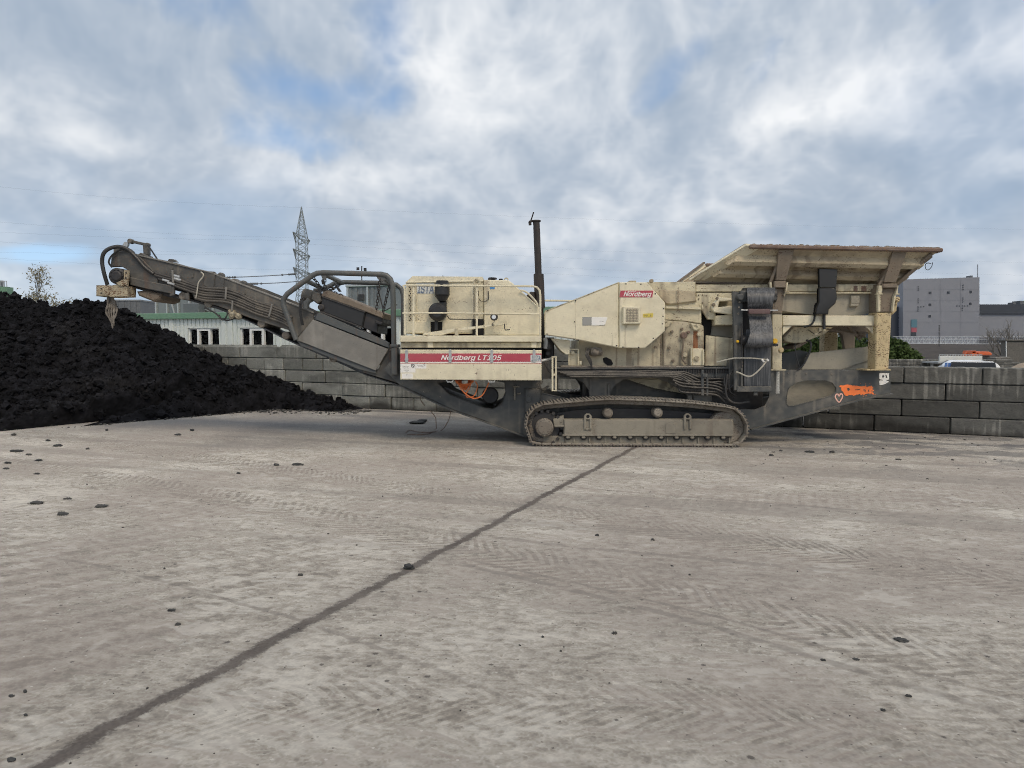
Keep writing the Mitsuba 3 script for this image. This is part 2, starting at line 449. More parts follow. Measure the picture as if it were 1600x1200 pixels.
def ruts(x, y, ax, ay, ang, width, pitch, slope, bend):
    """A lane of tyre-tread marks: 0..1; slope 1 gives chevrons, other values slanted bars."""
    c, s = math.cos(ang), math.sin(ang)
    u = (x - ax) * c + (y - ay) * s
    v = -(x - ax) * s + (y - ay) * c + bend * u * u
    lane = smoothstep(width, width * 0.85, dr.abs(v))
    ph = (u + (dr.abs(v) if slope == 1 else v * slope)) / pitch
    return lane * smoothstep(0.40, 0.62, dr.abs(ph - dr.floor(ph) - 0.5) * 2)


def lanes(x, y):
    wob = 0.05 * noise(x * 5, y * 5, 1.0)
    x, y = x + wob, y + wob
    a = [ruts(x, y, 1.2, 4.85, -0.68, 0.32, 0.115, 1, 0.01), ruts(x, y, 2.6, 5.9, -0.60, 0.34, 0.095, 1, 0.0), 0.7 * ruts(x, y, 1.0, 3.3, -0.25, 0.28, 0.085, 1, 0.12), 0.35 * ruts(x, y, 4.6, 8.0, -0.36, 0.30, 0.11, 1, 0.0),
         0.4 * ruts(x, y, -1.6, 7.6, 0.08, 0.45, 0.13, -0.5, 0.0)]
    # broad parallel scrape bands on the left
    v = -x * 0.652 + y * 0.758 + 0.14 * noise(x * 1.5, y * 1.5, 7.0)
    bands = smoothstep(0.25, 0.75, dr.abs(v / 0.27 - dr.floor(v / 0.27) - 0.5) * 2) * smoothstep(-0.9, -1.9, x) * smoothstep(7.0, 5.5, y)
    return dr.clip(sum(a) + 0.8 * bands, 0, 1)


def swirl(x, y):
    """Direction of the dried wash marks bends slowly over the yard."""
    w1, w2 = fbm(x * 0.35, y * 0.35, 1.0, 2) - 0.5, fbm(x * 0.9, y * 0.9, 5.0, 2) - 0.5
    u = x + 0.9 * w1 + 0.20 * w2
    v = y + 0.30 * x + 1.3 * w1 + 0.45 * w2
    return u, v


def _drag(a, b, bend, w):
    a, b = G(*a), G(*b)
    return ((a[0] + b[0]) / 2, (a[1] + b[1]) / 2, math.atan2(b[1] - a[1], b[0] - a[0]), bend, w)


DRAGS = [_drag((855, 911), (1280, 1025), 0.03, 0.05), _drag((880, 905), (1300, 1010), 0.03, 0.03), _drag((760, 840), (1150, 880), -0.03, 0.06), _drag((900, 762), (1250, 790), 0.0, 0.05), _drag((250, 905), (520, 985), 0.03, 0.03)]


def ground_fn(p, n, uv):
    x, y = p.x, p.y
    u, v = swirl(x, y)
    strand = noise(u * 5.0, v * 22.0)
    big = fbm(x * 0.22, y * 0.22, 0.0, 2)
    mid = fbm(x * 1.6, y * 1.6, 2.0, 3)
    coarse = fbm(x * 5.0 + 0.4 * mid, y * 7.0, 3.0, 2)
    fineg = fbm(x * 17.0, y * 22.0, 6.0, 2)
    worm = 1 - dr.abs(2 * noise(x * 24 + 2.2 * fineg, y * 34 + 2.2 * coarse, 4.0) - 1)
    grain = noise(x * 105, y * 105)
    chev = lanes(x, y) * smoothstep(0.32, 0.56, mid * 0.55 + 0.30 * coarse + 0.15 * fineg)
    t = 0.14 * strand + 0.24 * coarse + 0.16 * mid + 0.34 * fineg + 0.20 * worm + 0.16 * grain - 0.185 * chev
    c = mix((0.180, 0.164, 0.146), (0.450, 0.428, 0.390), smoothstep(0.26, 0.98, t))
    c = c * (0.93 + 0.14 * big) * mi.Color3f(1.015, 1.0, 0.972)
    # brownish and mauve smears of dried slurry, torn along the strands
    m1 = smoothstep(0.51, 0.57, 0.56 * fbm(x * 0.75, y * 0.75, 8.0, 3) + 0.18 * strand + 0.16 * coarse + 0.14 * fineg)
    c = mix(c, (0.222, 0.190, 0.171), 0.44 * m1)
    pale = smoothstep(0.55, 0.66, mid * 0.35 + coarse * 0.35 + 0.35 * fineg - 0.1 * m1)
    c = mix(c, (0.46, 0.443, 0.405), 0.30 * pale)
    # long dark drag marks parallel to the yard
    drag = smoothstep(0.62, 0.78, noise(x * 0.32 + 0.4 * y, (y + 0.28 * x) * 2.6, 4.0)) * smoothstep(4.0, 8.0, y)
    c = mix(c, (0.19, 0.172, 0.155), 0.42 * drag)
    # thin dark wheel and drag lines
    for (ax, ay, ang, bend, w) in DRAGS:
        cs, sn = math.cos(ang), math.sin(ang)
        uu, vv = (x - ax) * cs + (y - ay) * sn, -(x - ax) * sn + (y - ay) * cs
        vv = dr.abs(vv + bend * uu * uu + 0.05 * (mid - 0.5))
        c = mix(c, (0.165, 0.148, 0.133), 0.50 * smoothstep(w, w * 0.4, vv + 0.02 * (fineg - 0.5)) * smoothstep(2.6, 1.2, dr.abs(uu)) * smoothstep(0.30, 0.60, coarse + 0.3 * strand))
    # darker ground under and right of the machine, round the heap, along the wall
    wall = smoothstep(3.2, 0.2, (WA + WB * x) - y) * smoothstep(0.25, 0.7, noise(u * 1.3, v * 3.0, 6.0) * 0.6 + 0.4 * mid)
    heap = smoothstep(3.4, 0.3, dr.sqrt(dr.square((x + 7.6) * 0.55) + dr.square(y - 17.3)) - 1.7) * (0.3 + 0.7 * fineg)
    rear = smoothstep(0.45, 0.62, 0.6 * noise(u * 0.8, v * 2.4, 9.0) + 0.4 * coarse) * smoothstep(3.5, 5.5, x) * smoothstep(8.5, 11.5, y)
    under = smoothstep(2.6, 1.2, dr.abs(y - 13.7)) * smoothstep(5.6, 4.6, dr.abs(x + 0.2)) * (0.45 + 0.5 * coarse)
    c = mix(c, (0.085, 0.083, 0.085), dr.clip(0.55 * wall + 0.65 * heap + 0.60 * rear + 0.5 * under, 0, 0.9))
    # grit
    d1, d2, w = voronoi(x * 7.0, y * 7.0)
    c = mix(c, (0.075, 0.068, 0.062), 0.8 * smoothstep(0.12, 0.05, d1 + 0.1 * (fineg - 0.5)) * smoothstep(0.90, 0.94, w))
    d1, d2, w = voronoi(x * 23.0, y * 23.0)
    c = mix(c, (0.085, 0.075, 0.068), 0.7 * smoothstep(0.18, 0.08, d1) * smoothstep(0.94, 0.97, w))
    c = mix(c, (0.52, 0.50, 0.46), 0.6 * smoothstep(0.20, 0.10, d1) * smoothstep(0.03, 0.015, w))
    # the joint packed with dark dirt
    k = dr.abs(x * JN[0] + y * JN[1] - JO + 0.034 * (noise(x * 2.2, y * 2.2, 1.0) - 0.5) + 0.022 * (noise(x * 11, y * 11, 2.0) - 0.5))
    j = smoothstep(0.066, 0.022, k + 0.030 * (fineg - 0.5) + 0.016 * (grain - 0.5)) * (0.80 + 0.25 * mid)
    c = mix(c, mix((0.046, 0.040, 0.037), (0.105, 0.090, 0.081), coarse * 0.6 + 0.5 * grain), dr.clip(j, 0, 1))
    c = mix(c, (0.14, 0.124, 0.112), 0.38 * smoothstep(0.22, 0.05, k) * coarse)
    return c


def ground_bump(p, n, uv):
    x, y = p.x, p.y
    u, v = swirl(x, y)
    chev = lanes(x, y)
    return 0.22 * noise(u * 5.0, v * 22.0) + 0.36 * fbm(x * 3.2, y * 3.6, 2.0, 3) - 0.22 * chev + 0.26 * fbm(x * 24, y * 28, 0.0, 2)


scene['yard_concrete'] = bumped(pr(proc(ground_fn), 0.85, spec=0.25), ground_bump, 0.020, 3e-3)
_g = TM([[-700, -150, 0], [700, -150, 0], [700, 1200, 0], [-700, 1200, 0]], [[0, 1, 2], [0, 2, 3]])
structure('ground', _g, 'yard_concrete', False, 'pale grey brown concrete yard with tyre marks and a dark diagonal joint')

# loose lumps: (px, py, width in px)
LUMPS = [(638, 886, 24), (12, 722, 17), (10, 731, 14), (58, 739, 14), (137, 701, 8), (158, 789, 25), (57, 784, 26), (105, 778, 16), (98, 801, 26), (373, 739, 9), (465, 724, 22), (432, 726, 12),
         (1408, 998, 24), (1020, 843, 9), (268, 952, 17), (469, 898, 10), (278, 975, 12), (18, 1086, 15), (39, 1080, 11), (40, 1117, 10), (60, 718, 16), (90, 695, 20), (25, 703, 24), (45, 709, 16), (192, 824, 5), (513, 834, 5), (960, 989, 12), (876, 1017, 7), (812, 1008, 6), (952, 1067, 5),
         (848, 995, 7), (1265, 705, 16), (1300, 706, 10), (1205, 711, 10), (1338, 1029, 14), (1404, 717, 13), (1220, 704, 8), (300, 672, 10), (278, 678, 16), (75, 688, 9), (167, 672, 9), (136, 757, 5), (933, 836, 9), (1050, 884, 6), (1449, 748, 5), (1380, 1109, 11), (1286, 1031, 10), (1420, 1087, 12), (18, 1185, 22)]
scene['lump_black'] = bumped(pr(painted((0.028, 0.030, 0.031), (0.085, 0.08, 0.072), (0.05, 0.045, 0.04), 0.6, 0.3, 0.3, 0.8), 0.75), lambda p, n, uv: fbm(p.x * 60, p.y * 60, p.z * 60, 3), 0.01)
SPECIAL = {0: 'largest black lump of the foreground lying on the dark joint line', 12: 'black broken lump alone on the right foreground concrete', 5: 'flat black lump nearest the middle of the left foreground debris', 1: 'thick black lump at the left edge of the yard'}


def jagged(c, s, flat, seed):
    """Broken lump: icosphere pushed in and out by noise, cut flat below."""
    m = trimesh.creation.icosphere(subdivisions=3)
    v = np.array(m.vertices)
    n1 = meshkit.fbm(v * 1.6 + seed * 3.7, 3, seed)
    n2 = meshkit.noise(v * 5 + seed, seed)
    v *= (0.62 + 0.95 * (n1 - 0.25) + 0.22 * (n2 - 0.5))[:, None]
    r = np.random.RandomState(seed)
    a = r.rand() * 3.1
    v = v * [s * (0.95 + 0.3 * r.rand()), s * (0.6 + 0.3 * r.rand()), s * flat]
    v[:, 2] = np.maximum(v[:, 2], -0.3 * s * flat)
    v = v @ np.array([[math.cos(a * .25), -math.sin(a * .25), 0], [math.sin(a * .25), math.cos(a * .25), 0], [0, 0, 1]])
    return TM(v + np.asarray(c), m.faces)


for i, (px, py, w) in enumerate(LUMPS):
    g = G(px, py + w * 0.12)
    s = 0.5 * w / FOC * g[1] * 0.80
    flat = 0.7 if w < 13 or i == 0 else 0.36
    m = jagged([g[0], g[1], s * flat * 0.25], s, flat, 100 + i)
    if i in SPECIAL:
        lab, grp = SPECIAL[i], None
    elif px > 1150 and py < 730:
        lab, grp = 'small black crumb on the dark concrete right of the crawler track', 'crumbs right of the crawler track'
    elif px > 800:
        lab, grp = 'small dark lump on the open concrete of the right foreground', 'lumps on the right foreground'
    elif py < 700:
        lab, grp = 'small black lump on the concrete at the foot of the heap', 'lumps at the foot of the heap'
    elif py < 830:
        lab, grp = 'small black lump scattered on the left of the yard before the heap', 'lumps scattered before the heap'
    else:
        lab, grp = 'small dark flat lump on the left foreground concrete', 'lumps on the left foreground'
    single('debris_lump', m, 'lump_black', lab, 'lump', grp, 40)

# ------------------------------------------------------------------ black heap
WD = np.array([1.0, WB, 0]) / math.hypot(1, WB)          # along the wall, towards the right
WN = np.array([WB, -1.0, 0]) / math.hypot(1, WB)         # out of the wall, towards the camera
W0 = np.array([0, WA, 0.0])


def st(p):
    q = np.asarray(p) - W0
    return q @ WD, q @ WN


crest_px = [(-140, 440), (-60, 448), (0, 458), (40, 468), (90, 482), (110, 484), (125, 474), (140, 471), (165, 472), (185, 485), (200, 494), (225, 502), (240, 513), (270, 527), (300, 545), (330, 561), (345, 574), (385, 584), (430, 602), (450, 614), (475, 621), (500, 629), (545, 640)]
foot_px = [(-160, 690), (0, 672), (60, 668), (120, 667), (200, 658), (240, 650), (300, 645), (420, 641), (500, 641), (552, 642)]
crest_t = 0.9
cs, cz = [], []
for q in crest_px:
    w = V(q[0], q[1], 1.0)
    s_, t_ = st(w)
    cs.append(s_)
    cz.append(max(w[2], 0.0))
fs_, ft_ = zip(*[st(G(*q)) for q in foot_px])
o_ = np.argsort(fs_)
fs_, ft_ = np.array(fs_)[o_], np.array(ft_)[o_]
S = np.arange(-19.0, -3.2, 0.03)
T = np.arange(-2.4, 9.4, 0.03)
SS, TT = np.meshgrid(S, T, indexing='ij')
s_end = st(V(548, 640, 1.0))[0]
H = np.interp(SS, cs, cz) * smooth(SS, s_end + 0.1, s_end - 1.0)
F = np.maximum(np.interp(SS, fs_, ft_), crest_t + 0.3)
k = np.clip((F - TT) / (F - crest_t), 0, 1)
front = H * (0.80 * k + 0.20 * k * k * (3 - 2 * k))
back = H * np.clip(1 - (crest_t - TT) / 3.2, 0, 1)
Z = np.where(TT < crest_t, back, front)
P3 = W0 + SS[..., None] * WD + TT[..., None] * WN
nz = np.stack([P3[..., 0], P3[..., 1], P3[..., 1] * 0], -1)
amp = np.clip(Z / 0.5, 0, 1) * 0.85 + 0.15
relief = 0.40 * (meshkit.fbm(nz * 0.9, 3, 3) - 0.5) * (1 - np.exp(-((TT - crest_t) / 0.7) ** 2) * 0.8) + 0.16 * (meshkit.fbm(nz * 2.6, 3, 5) - 0.5) + 0.26 * (np.abs(meshkit.fbm(nz * 5.5, 3, 8) - 0.5) * -2 + 0.25) + 0.12 * (meshkit.fbm(nz * 14, 2, 9) - 0.5)
edge = (k > 0.0)
Z = np.where(TT < F, Z + relief * amp * np.clip(Z / 0.25, 0.12, 1), -0.1)
cst = st(V(238, 560, 3.6))                                # bucket-tooth scrape on the slope
gr = np.exp(-((SS - cst[0]) / 0.75) ** 6)
dt = TT - cst[1]
Z = Z + gr * (0.20 * np.exp(-((dt + 0.42) / 0.40) ** 4) - 0.24 * np.exp(-((dt - 0.40) / 0.42) ** 4)) + gr * np.exp(-(dt / 0.30) ** 4) * 0.07 * np.sin(SS * 2 * np.pi / 0.25 + 1.5 * meshkit.noise(nz * 1.5, 2))
Z = np.where(Z > 0.012, Z, -0.1)
ns, nt = SS.shape
idx = np.arange(ns * nt).reshape(ns, nt)
q = np.stack([idx[:-1, :-1], idx[1:, :-1], idx[1:, 1:], idx[:-1, 1:]], -1).reshape(-1, 4)
zq = Z.reshape(-1)
q = q[(zq[q] > -0.05).any(1)]
vv = P3.reshape(-1, 3).copy()
vv[:, 2] = zq
hm = TM(vv, np.vstack([q[:, [0, 1, 2]], q[:, [0, 2, 3]]]))
hm.remove_unreferenced_vertices()
if hm.face_normals[:, 2].mean() < 0:
    hm.invert()


def heap_fn(p, n, uv):
    a = fbm(p.x * 5, p.y * 5, p.z * 5, 3)
    return mix((0.0028, 0.0028, 0.0036), (0.0125, 0.0125, 0.0155), smoothstep(0.3, 0.8, a)) * (0.6 + 0.8 * noise(p.x * 70, p.y * 70, p.z * 70)) + mi.Color3f(0.016, 0.0155, 0.0155) * smoothstep(0.55, 0.8, fbm(p.x * 0.9, p.y * 0.9, p.z * 1.4, 3)) * a


scene['heap_black'] = bumped(pr(proc(heap_fn), 0.85, spec=0.15), lambda p, n, uv: fbm(p.x * 18, p.y * 18, p.z * 18, 4), 0.05)
heap = thing('material_heap', 'tall heap of loose black crushed material below the conveyor head', 'heap')
part(heap, 'mound', hm, 'heap_black', True)
r_ = np.random.RandomState(3)
clods = []
base = trimesh.creation.icosphere(subdivisions=1)
bv, bf = np.array(base.vertices), np.array(base.faces)
vs, fs, at = [], [], 0
while len(vs) < 7000:
    i, j = r_.randint(ns), r_.randint(nt)
    if Z[i, j] < 0.02 or TT[i, j] < 0.0:
        continue
    sz = 0.014 + 0.11 * r_.rand() ** 5 + 0.012 * r_.rand()
    v = bv * (1 + 0.9 * (r_.rand(len(bv), 1) - 0.5)) * sz * (0.7 + 0.6 * r_.rand(3))
    c = P3[i, j].copy()
    c[2] = Z[i, j] + sz * 0.2
    vs.append(v + c)
    fs.append(bf + at)
    at += len(v)
part(heap, 'clods', TM(np.vstack(vs), np.vstack(fs)), 'heap_black', False, None, 'stuff')
# crumbs spilled on the concrete in front of the heap and behind the machine
vs, fs, at = [], [], 0
base0 = trimesh.creation.icosphere(subdivisions=0)
b0, f0 = np.array(base0.vertices), np.array(base0.faces)
for n_, (s0, s1) in ((2400, (-14, -3.6)),):
    while len(vs) < n_:
        s_ = s0 + (s1 - s0) * r_.rand()
        t_ = np.interp(s_, fs_, ft_) - 0.1 + r_.exponential(0.32)
        c = W0 + s_ * WD + t_ * WN
        sz = 0.008 + 0.035 * r_.rand() ** 3
        vs.append(b0 * (1 + 0.5 * (r_.rand(len(b0), 1) - 0.5)) * sz * [1, 1, 0.7] + c + [0, 0, sz * 0.4])
        fs.append(f0 + at)
        at += len(b0)
for _ in range(110):
    c = G(1180 + 420 * r_.rand(), 684 + 50 * r_.rand() ** 1.6)
    sz = 0.005 + 0.016 * r_.rand() ** 4
    vs.append(b0 * (1 + 0.5 * (r_.rand(len(b0), 1) - 0.5)) * sz * [1.4, 1.4, 0.6] + c + [0, 0, sz * 0.3])
    fs.append(f0 + at)
    at += len(b0)
for _ in range(260):
    c = np.array([-6 + 12 * r_.rand(), 2.2 + 9 * r_.rand(), 0])
    sz = 0.003 + 0.006 * r_.rand() ** 3
    vs.append(b0 * (1 + 0.5 * (r_.rand(len(b0), 1) - 0.5)) * sz + c + [0, 0, sz * 0.4])
    fs.append(f0 + at)
    at += len(b0)
scene['grit'] = mikit.ply(TM(np.vstack(vs), np.vstack(fs)), 'lump_black', smooth=60)
labels['grit'] = {'label': 'fine black crumbs scattered over the concrete yard', 'category': 'grit', 'kind': 'stuff'}

# ------------------------------------------------------------------ block wall
BL, BH = 1.33, 0.327


def block_fn(tone):
    def fn(p, n, uv):
        x, y, z = p.x, p.y, p.z
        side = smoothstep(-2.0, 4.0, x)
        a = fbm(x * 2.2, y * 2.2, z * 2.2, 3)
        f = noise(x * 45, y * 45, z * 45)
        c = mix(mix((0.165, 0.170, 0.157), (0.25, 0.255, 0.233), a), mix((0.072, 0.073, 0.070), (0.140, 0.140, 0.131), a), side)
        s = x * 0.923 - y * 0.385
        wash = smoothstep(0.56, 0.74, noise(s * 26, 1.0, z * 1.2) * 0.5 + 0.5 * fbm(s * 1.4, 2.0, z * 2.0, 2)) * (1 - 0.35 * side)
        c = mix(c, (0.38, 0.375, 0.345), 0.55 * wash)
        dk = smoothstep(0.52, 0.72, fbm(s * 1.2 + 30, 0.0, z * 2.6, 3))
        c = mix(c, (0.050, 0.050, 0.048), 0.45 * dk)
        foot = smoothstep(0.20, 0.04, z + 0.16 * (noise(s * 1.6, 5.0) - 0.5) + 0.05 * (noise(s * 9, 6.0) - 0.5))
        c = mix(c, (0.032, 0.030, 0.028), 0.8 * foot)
        return c * (0.82 + 0.36 * f) * tone
    return proc(fn)


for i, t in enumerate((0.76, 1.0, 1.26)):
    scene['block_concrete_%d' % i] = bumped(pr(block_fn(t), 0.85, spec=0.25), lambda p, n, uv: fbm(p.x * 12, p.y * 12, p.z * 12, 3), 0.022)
bw = thing('block_wall', 'long grey wall of stacked concrete blocks behind the crusher', 'wall')
SHIFT = st(V(1412, 590))[0]
s_step = st(V(1050, 560))[0]


def wall_block(s0, s1, row, mat, studs):
    g = 0.009
    d0, th = 0.022 * (rng.rand() - 0.5) * 2, 0.62
    m = box([s0 + g, -th, row * BH + g * 0.5], [s1 - g, 0, (row + 1) * BH - g * 0.8], 0.016)
    ms = [m]
    if studs:
        n = max(1, int(round((s1 - s0) / 0.268)))
        for kk in range(n):
            c = s0 + (kk + 0.5) * (s1 - s0) / n
            if (c * 7) % 3.0 < 0.35:
                continue
            zt = (row + 1) * BH - g
            ms.append(trimesh.convex.convex_hull(np.array([[c + a, yy + b, zt + h] for a, b, h in ((-.10, 0.02, 0), (.10, 0.02, 0), (-.06, 0, .05), (.06, 0, .05)) for yy in (-0.16, -0.40)])))
    m = cat(*ms) if len(ms) > 1 else ms[0]
    v = np.array(m.vertices)
    w = W0 + v[:, :1] * WD + (v[:, 1:2] + d0) * WN + v[:, 2:] * np.array([0, 0, 1.0])
    m = TM(w, m.faces)
    if m.volume < 0:
        m.invert()
    part(bw, 'block', m, mat, False)


for row in range(5):
    s = SHIFT + (0.0, 0.55, -0.02, 0.62, 0.0)[3 - row if row < 4 else 2] * BL + (0.35 * BL if row == 4 else 0)
    s -= BL * math.ceil((s + 15.5) / BL)
    while s < 17:
        e = s + BL
        if row == 4 and s > s_step - 0.3:
            break
        top = row == 4
        halves = [(s, s + BL / 2), (s + BL / 2, e)] if (row in (3, 0) and s < 1.0 and rng.rand() < 0.75) else [(s, e)]
        for a, b in halves:
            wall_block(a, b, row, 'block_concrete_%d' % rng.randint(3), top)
        s = e

# ------------------------------------------------------------------ green-roofed building behind the wall
def wall_frame(base, ux):
    """Builder in a facade's own axes: u along, v depth (into the building), z up."""
    ux = np.asarray(ux, float) / np.linalg.norm(ux)
    un = np.array([-ux[1], ux[0], 0])
    base = np.asarray(base, float)

    def to(m):
        v = np.array(m.vertices)
        w = base + v[:, :1] * ux + v[:, 1:2] * un + v[:, 2:] * np.array([0, 0, 1.0])
        return TM(w, m.faces)
    return to, base, ux, un


BY = 27.0


def B(px, py):
    """Measured feature on the facade plane, as (u, z)."""
    d = ray(px, py)
    w = EYE + d * (BY / (d[1] - WB * d[0]))
    return (w - np.array([0, BY, 0])) @ WD, w[2]


toB, _, _, _ = wall_frame([0, BY, 0], WD)


def corr(p, n, uv):
    a = fbm(p.x * 1.5, p.y * 1.5, p.z * 1.5, 3)
    return mix((0.56, 0.605, 0.585), (0.61, 0.66, 0.635), a) * (0.97 + 0.06 * noise(p.x * 30, p.y * 30, p.z * 2))


scene['cladding_paint'] = pr(proc(corr), 0.5)
scene['roof_green'] = pr(painted((0.125, 0.25, 0.165), (0.20, 0.29, 0.21), (0.10, 0.14, 0.10), 0.5, 0.3), 0.5)
scene['frame_white'] = pr((0.72, 0.74, 0.73), 0.4)
scene['low_pane'] = {'type': 'thindielectric', 'int_ior': 1.12}
scene['room_dark'] = pr((0.02, 0.02, 0.022), 0.9)
gb = thing('green_roof_building', 'long pale building with green roof edge and dark windows behind the left wall', 'building')
uL, uR = B(190, 500)[0], B(900, 500)[0]
zE, zT = B(330, 498)[1], B(330, 488.5)[1]
WIN = [B(233, 0)[0] if False else B(220, 520)[0], B(294, 520)[0], B(375, 520)[0]]
pitch = WIN[2] - WIN[1]
w0, w1 = B(294.5, 513)[0], B(343, 513)[0]
zt, zb = B(318, 512.5)[1], B(318, 545)[1] - 0.75
wins = [(w0 + pitch * k, w1 + pitch * k) for k in range(-1, 5)]
holes = [[(a, zb), (b, zb), (b, zt), (a, zt)] for a, b in wins if b < uR - 0.2]
shell = slab(Polygon([(uL, 0), (uR, 0), (uR, zE), (uL, zE)], holes), 0.0, 0.18, 0)
part(gb, 'facade', toB(shell), 'cladding_paint', False)
ribs = []
u = uL + 0.05
while u < uR:
    spans, lo = [], 0.02
    inw = [1 for a, b in wins if a - 0.10 < u < b + 0.10]
    for za, zc in ([(0.02, zb - 0.06), (zt + 0.06, zE)] if inw else [(0.02, zE)]):
        ribs.append(box([u - 0.095, -0.05, za], [u + 0.095, 0.0015, zc]))
    u += 0.235
part(gb, 'cladding_rib', toB(cat(*ribs)), 'cladding_paint', False, None, 'stuff')
for a, b in wins[:-1] + wins[-1:]:
    if b > uR - 0.2:
        continue
    wdt = b - a
    wk = part(gb, 'window', toB(cat(box([a, 0.03, zb], [a + 0.05, 0.12, zt]), box([b - 0.05, 0.03, zb], [b, 0.12, zt]), box([a + 0.05, 0.03, zt - 0.05], [b - 0.05, 0.12, zt]))), 'frame_white', False)
    c0, c1 = a + wdt * 0.285, a + wdt * 0.71
    part(wk, 'sash', toB(cat(box([c0, -0.015, zb], [c0 + 0.11, 0.125, zt - 0.052]), box([c1 - 0.11, -0.015, zb], [c1, 0.125, zt - 0.052]), box([c0 + 0.11, -0.01, zt - 0.13], [c1 - 0.11, 0.12, zt - 0.052]))), 'frame_white', False)
    part(wk, 'pane', toB(TM([[a + .04, .08, zb], [b - .04, .08, zb], [b - .04, .08, zt - .04], [a + .04, .08, zt - .04]], [[0, 1, 2], [0, 2, 3]])), 'low_pane', False)
    part(wk, 'trim', toB(cat(box([a - 0.10, -0.05, zt], [b + 0.10, 0.0015, zt + 0.06]), box([a - 0.09, -0.045, zb], [a - 0.003, 0.0015, zt]), box([b + 0.003, -0.045, zb], [b + 0.09, 0.0015, zt]))), 'cladding_paint', False)
for px in (270, 352, 362, 262 + 175, 262 + 270, 262 + 360):
    u = B(px, 520)[0]
    part(gb, 'pilaster', toB(box([u - 0.11, -0.10, 0.02], [u + 0.11, 0.0012, zE - 0.003], 0.01)), 'cladding_paint', False)
part(gb, 'roof', toB(cat(box([uL - 0.3, -0.22, zE], [uR + 0.3, 0.25, zT], 0.02), trimesh.convex.convex_hull(np.array([[a, b, c] for a in (uL - .3, uR + .3) for b, c in ((0.24, zT - 0.02), (9.0, zT + 0.15), (9.0, zT), (0.24, zT - 0.1))])))), 'roof_green', False)
part(gb, 'interior', toB(cat(box([uL, 7.0, 0], [uR, 7.1, zE]), box([uL, 0.19, zE - 0.05], [uR, 7, zE - 0.01]), box([uL - .1, 0.0, 0], [uL - 0.001, 7, zE]), box([uR + .001, 0.0, 0], [uR + .1, 7, zE]), box([uL, 0.2, 0.01], [uR, 7, 0.05]))), 'room_dark', False)

# rooftop cabins
scene['grey_cladding'] = pr(painted((0.15, 0.165, 0.18), (0.24, 0.25, 0.25), (0.10, 0.10, 0.10), 0.5, 0.3), 0.5)
scene['grey_dark_cladding'] = pr(painted((0.105, 0.115, 0.125), (0.16, 0.165, 0.17), (0.08, 0.08, 0.08), 0.5, 0.3), 0.5)


def rib_box(p0, p1, depth, z0, z1, parent, mat, pitch=0.3, name='wall'):
    """Ribbed steel cabin whose front runs from p0 to p1."""
    p0, p1 = np.array([*p0[:2], 0]), np.array([*p1[:2], 0])
    to, *_ = wall_frame(p0, p1 - p0)
    L = np.linalg.norm(p1 - p0)
    ms = [box([0, 0, z0], [L, depth, z1])]
    for u in np.arange(pitch / 2, L, pitch):
        ms.append(box([u - pitch * 0.22, -0.04, z0 + 0.04], [u + pitch * 0.22, 0.003, z1 - 0.04]))
    part(parent, name, to(cat(*ms)), mat, False)
    return to, L


def Wb(px, py, extra):
    d = ray(px, py)
    return EYE + d * ((BY + extra) / (d[1] - WB * d[0]))


rc = thing('rooftop_cabin', 'grey ribbed steel cabin on the green roof beside the magnet frame', 'cabin')
a, b = Wb(544, 487, 2.0), Wb(602, 487, 2.0)
t0, L = rib_box(a, b, 2.4, zT + 0.08, Wb(570, 448, 2.0)[2], rc, 'grey_cladding', 0.28)
zc = Wb(570, 448, 2.0)[2]
part(rc, 'roof', t0(box([-0.08, -0.10, zc + 0.002], [L + 0.08, 2.5, zc + 0.09], 0.02)), 'galvanised', False)
part(rc, 'corner_post', t0(box([-0.05, -0.06, zT + 0.08], [0.06, 0.05, zc - 0.003])), 'galvanised', False)
part(rc, 'corner_post', t0(box([L * 0.52, -0.07, zT + 0.08], [L * 0.57, -0.042, zc - 0.003])), 'galvanised', False)
part(rc, 'vent', t0(box([L * 0.30, -0.08, zT + 0.5], [L * 0.45, -0.043, zT + 0.78], 0.01)), 'black_paint', False)
mast = t0(cat(box([L * .18, .5, zc + .09], [L * .20, .53, zc + .95]), box([L * .02, .5, zc + .62], [L * .34, .53, zc + .66]), box([L * .05, .5, zc + .78], [L * .12, .53, zc + .9]), box([L * .25, .5, zc + .70], [L * .32, .53, zc + .86])))
part(rc, 'antenna', mast, 'black_paint', False)

gh = thing('rooftop_glasshouse', 'glazed metal rooftop structure under the raised conveyor', 'rooftop unit')
a, b = Wb(243, 489, 2.2), Wb(352, 489, 2.2)
to, _, ux, un = wall_frame([a[0], a[1], 0], [*(b - a)[:2], 0])
L = np.linalg.norm((b - a)[:2])
zg = Wb(280, 461, 2.2)[2]
scene['pale_glass'] = pr((0.16, 0.18, 0.185), 0.08, 0.0, 0.6)
part(gh, 'glazing', to(box([0.06, 0.05, zT + 0.06], [L - 0.06, 2.0, zg - 0.03])), 'pale_glass', False)
bars = [box([u - 0.04, -0.03, zT + 0.05], [u + 0.04, 0.049, zg]) for u in np.linspace(0.04, L - 0.04, 7)]
bars += [box([0.081, -0.02, zg - 0.10], [L - 0.081, 0.046, zg - 0.02])]
part(gh, 'frame', to(cat(*bars)), 'galvanised', False)
part(gh, 'brace', to(cat(beam([L * .30, -.06, zT + .06], [L * .22, -.06, zg], .05, .05), beam([L * .55, -.06, zT + .06], [L * .80, -.06, zg - .1], .05, .05), beam([L * .8, -.07, zT + .2], [L * .55, -.07, zg - .5], .05, .05))), 'galvanised', False)
part(gh, 'unit', to(box([L * .52, -.5, zT + .06], [L * .74, -.05, zT + .55], .03)), 'grey_dark_cladding', False)

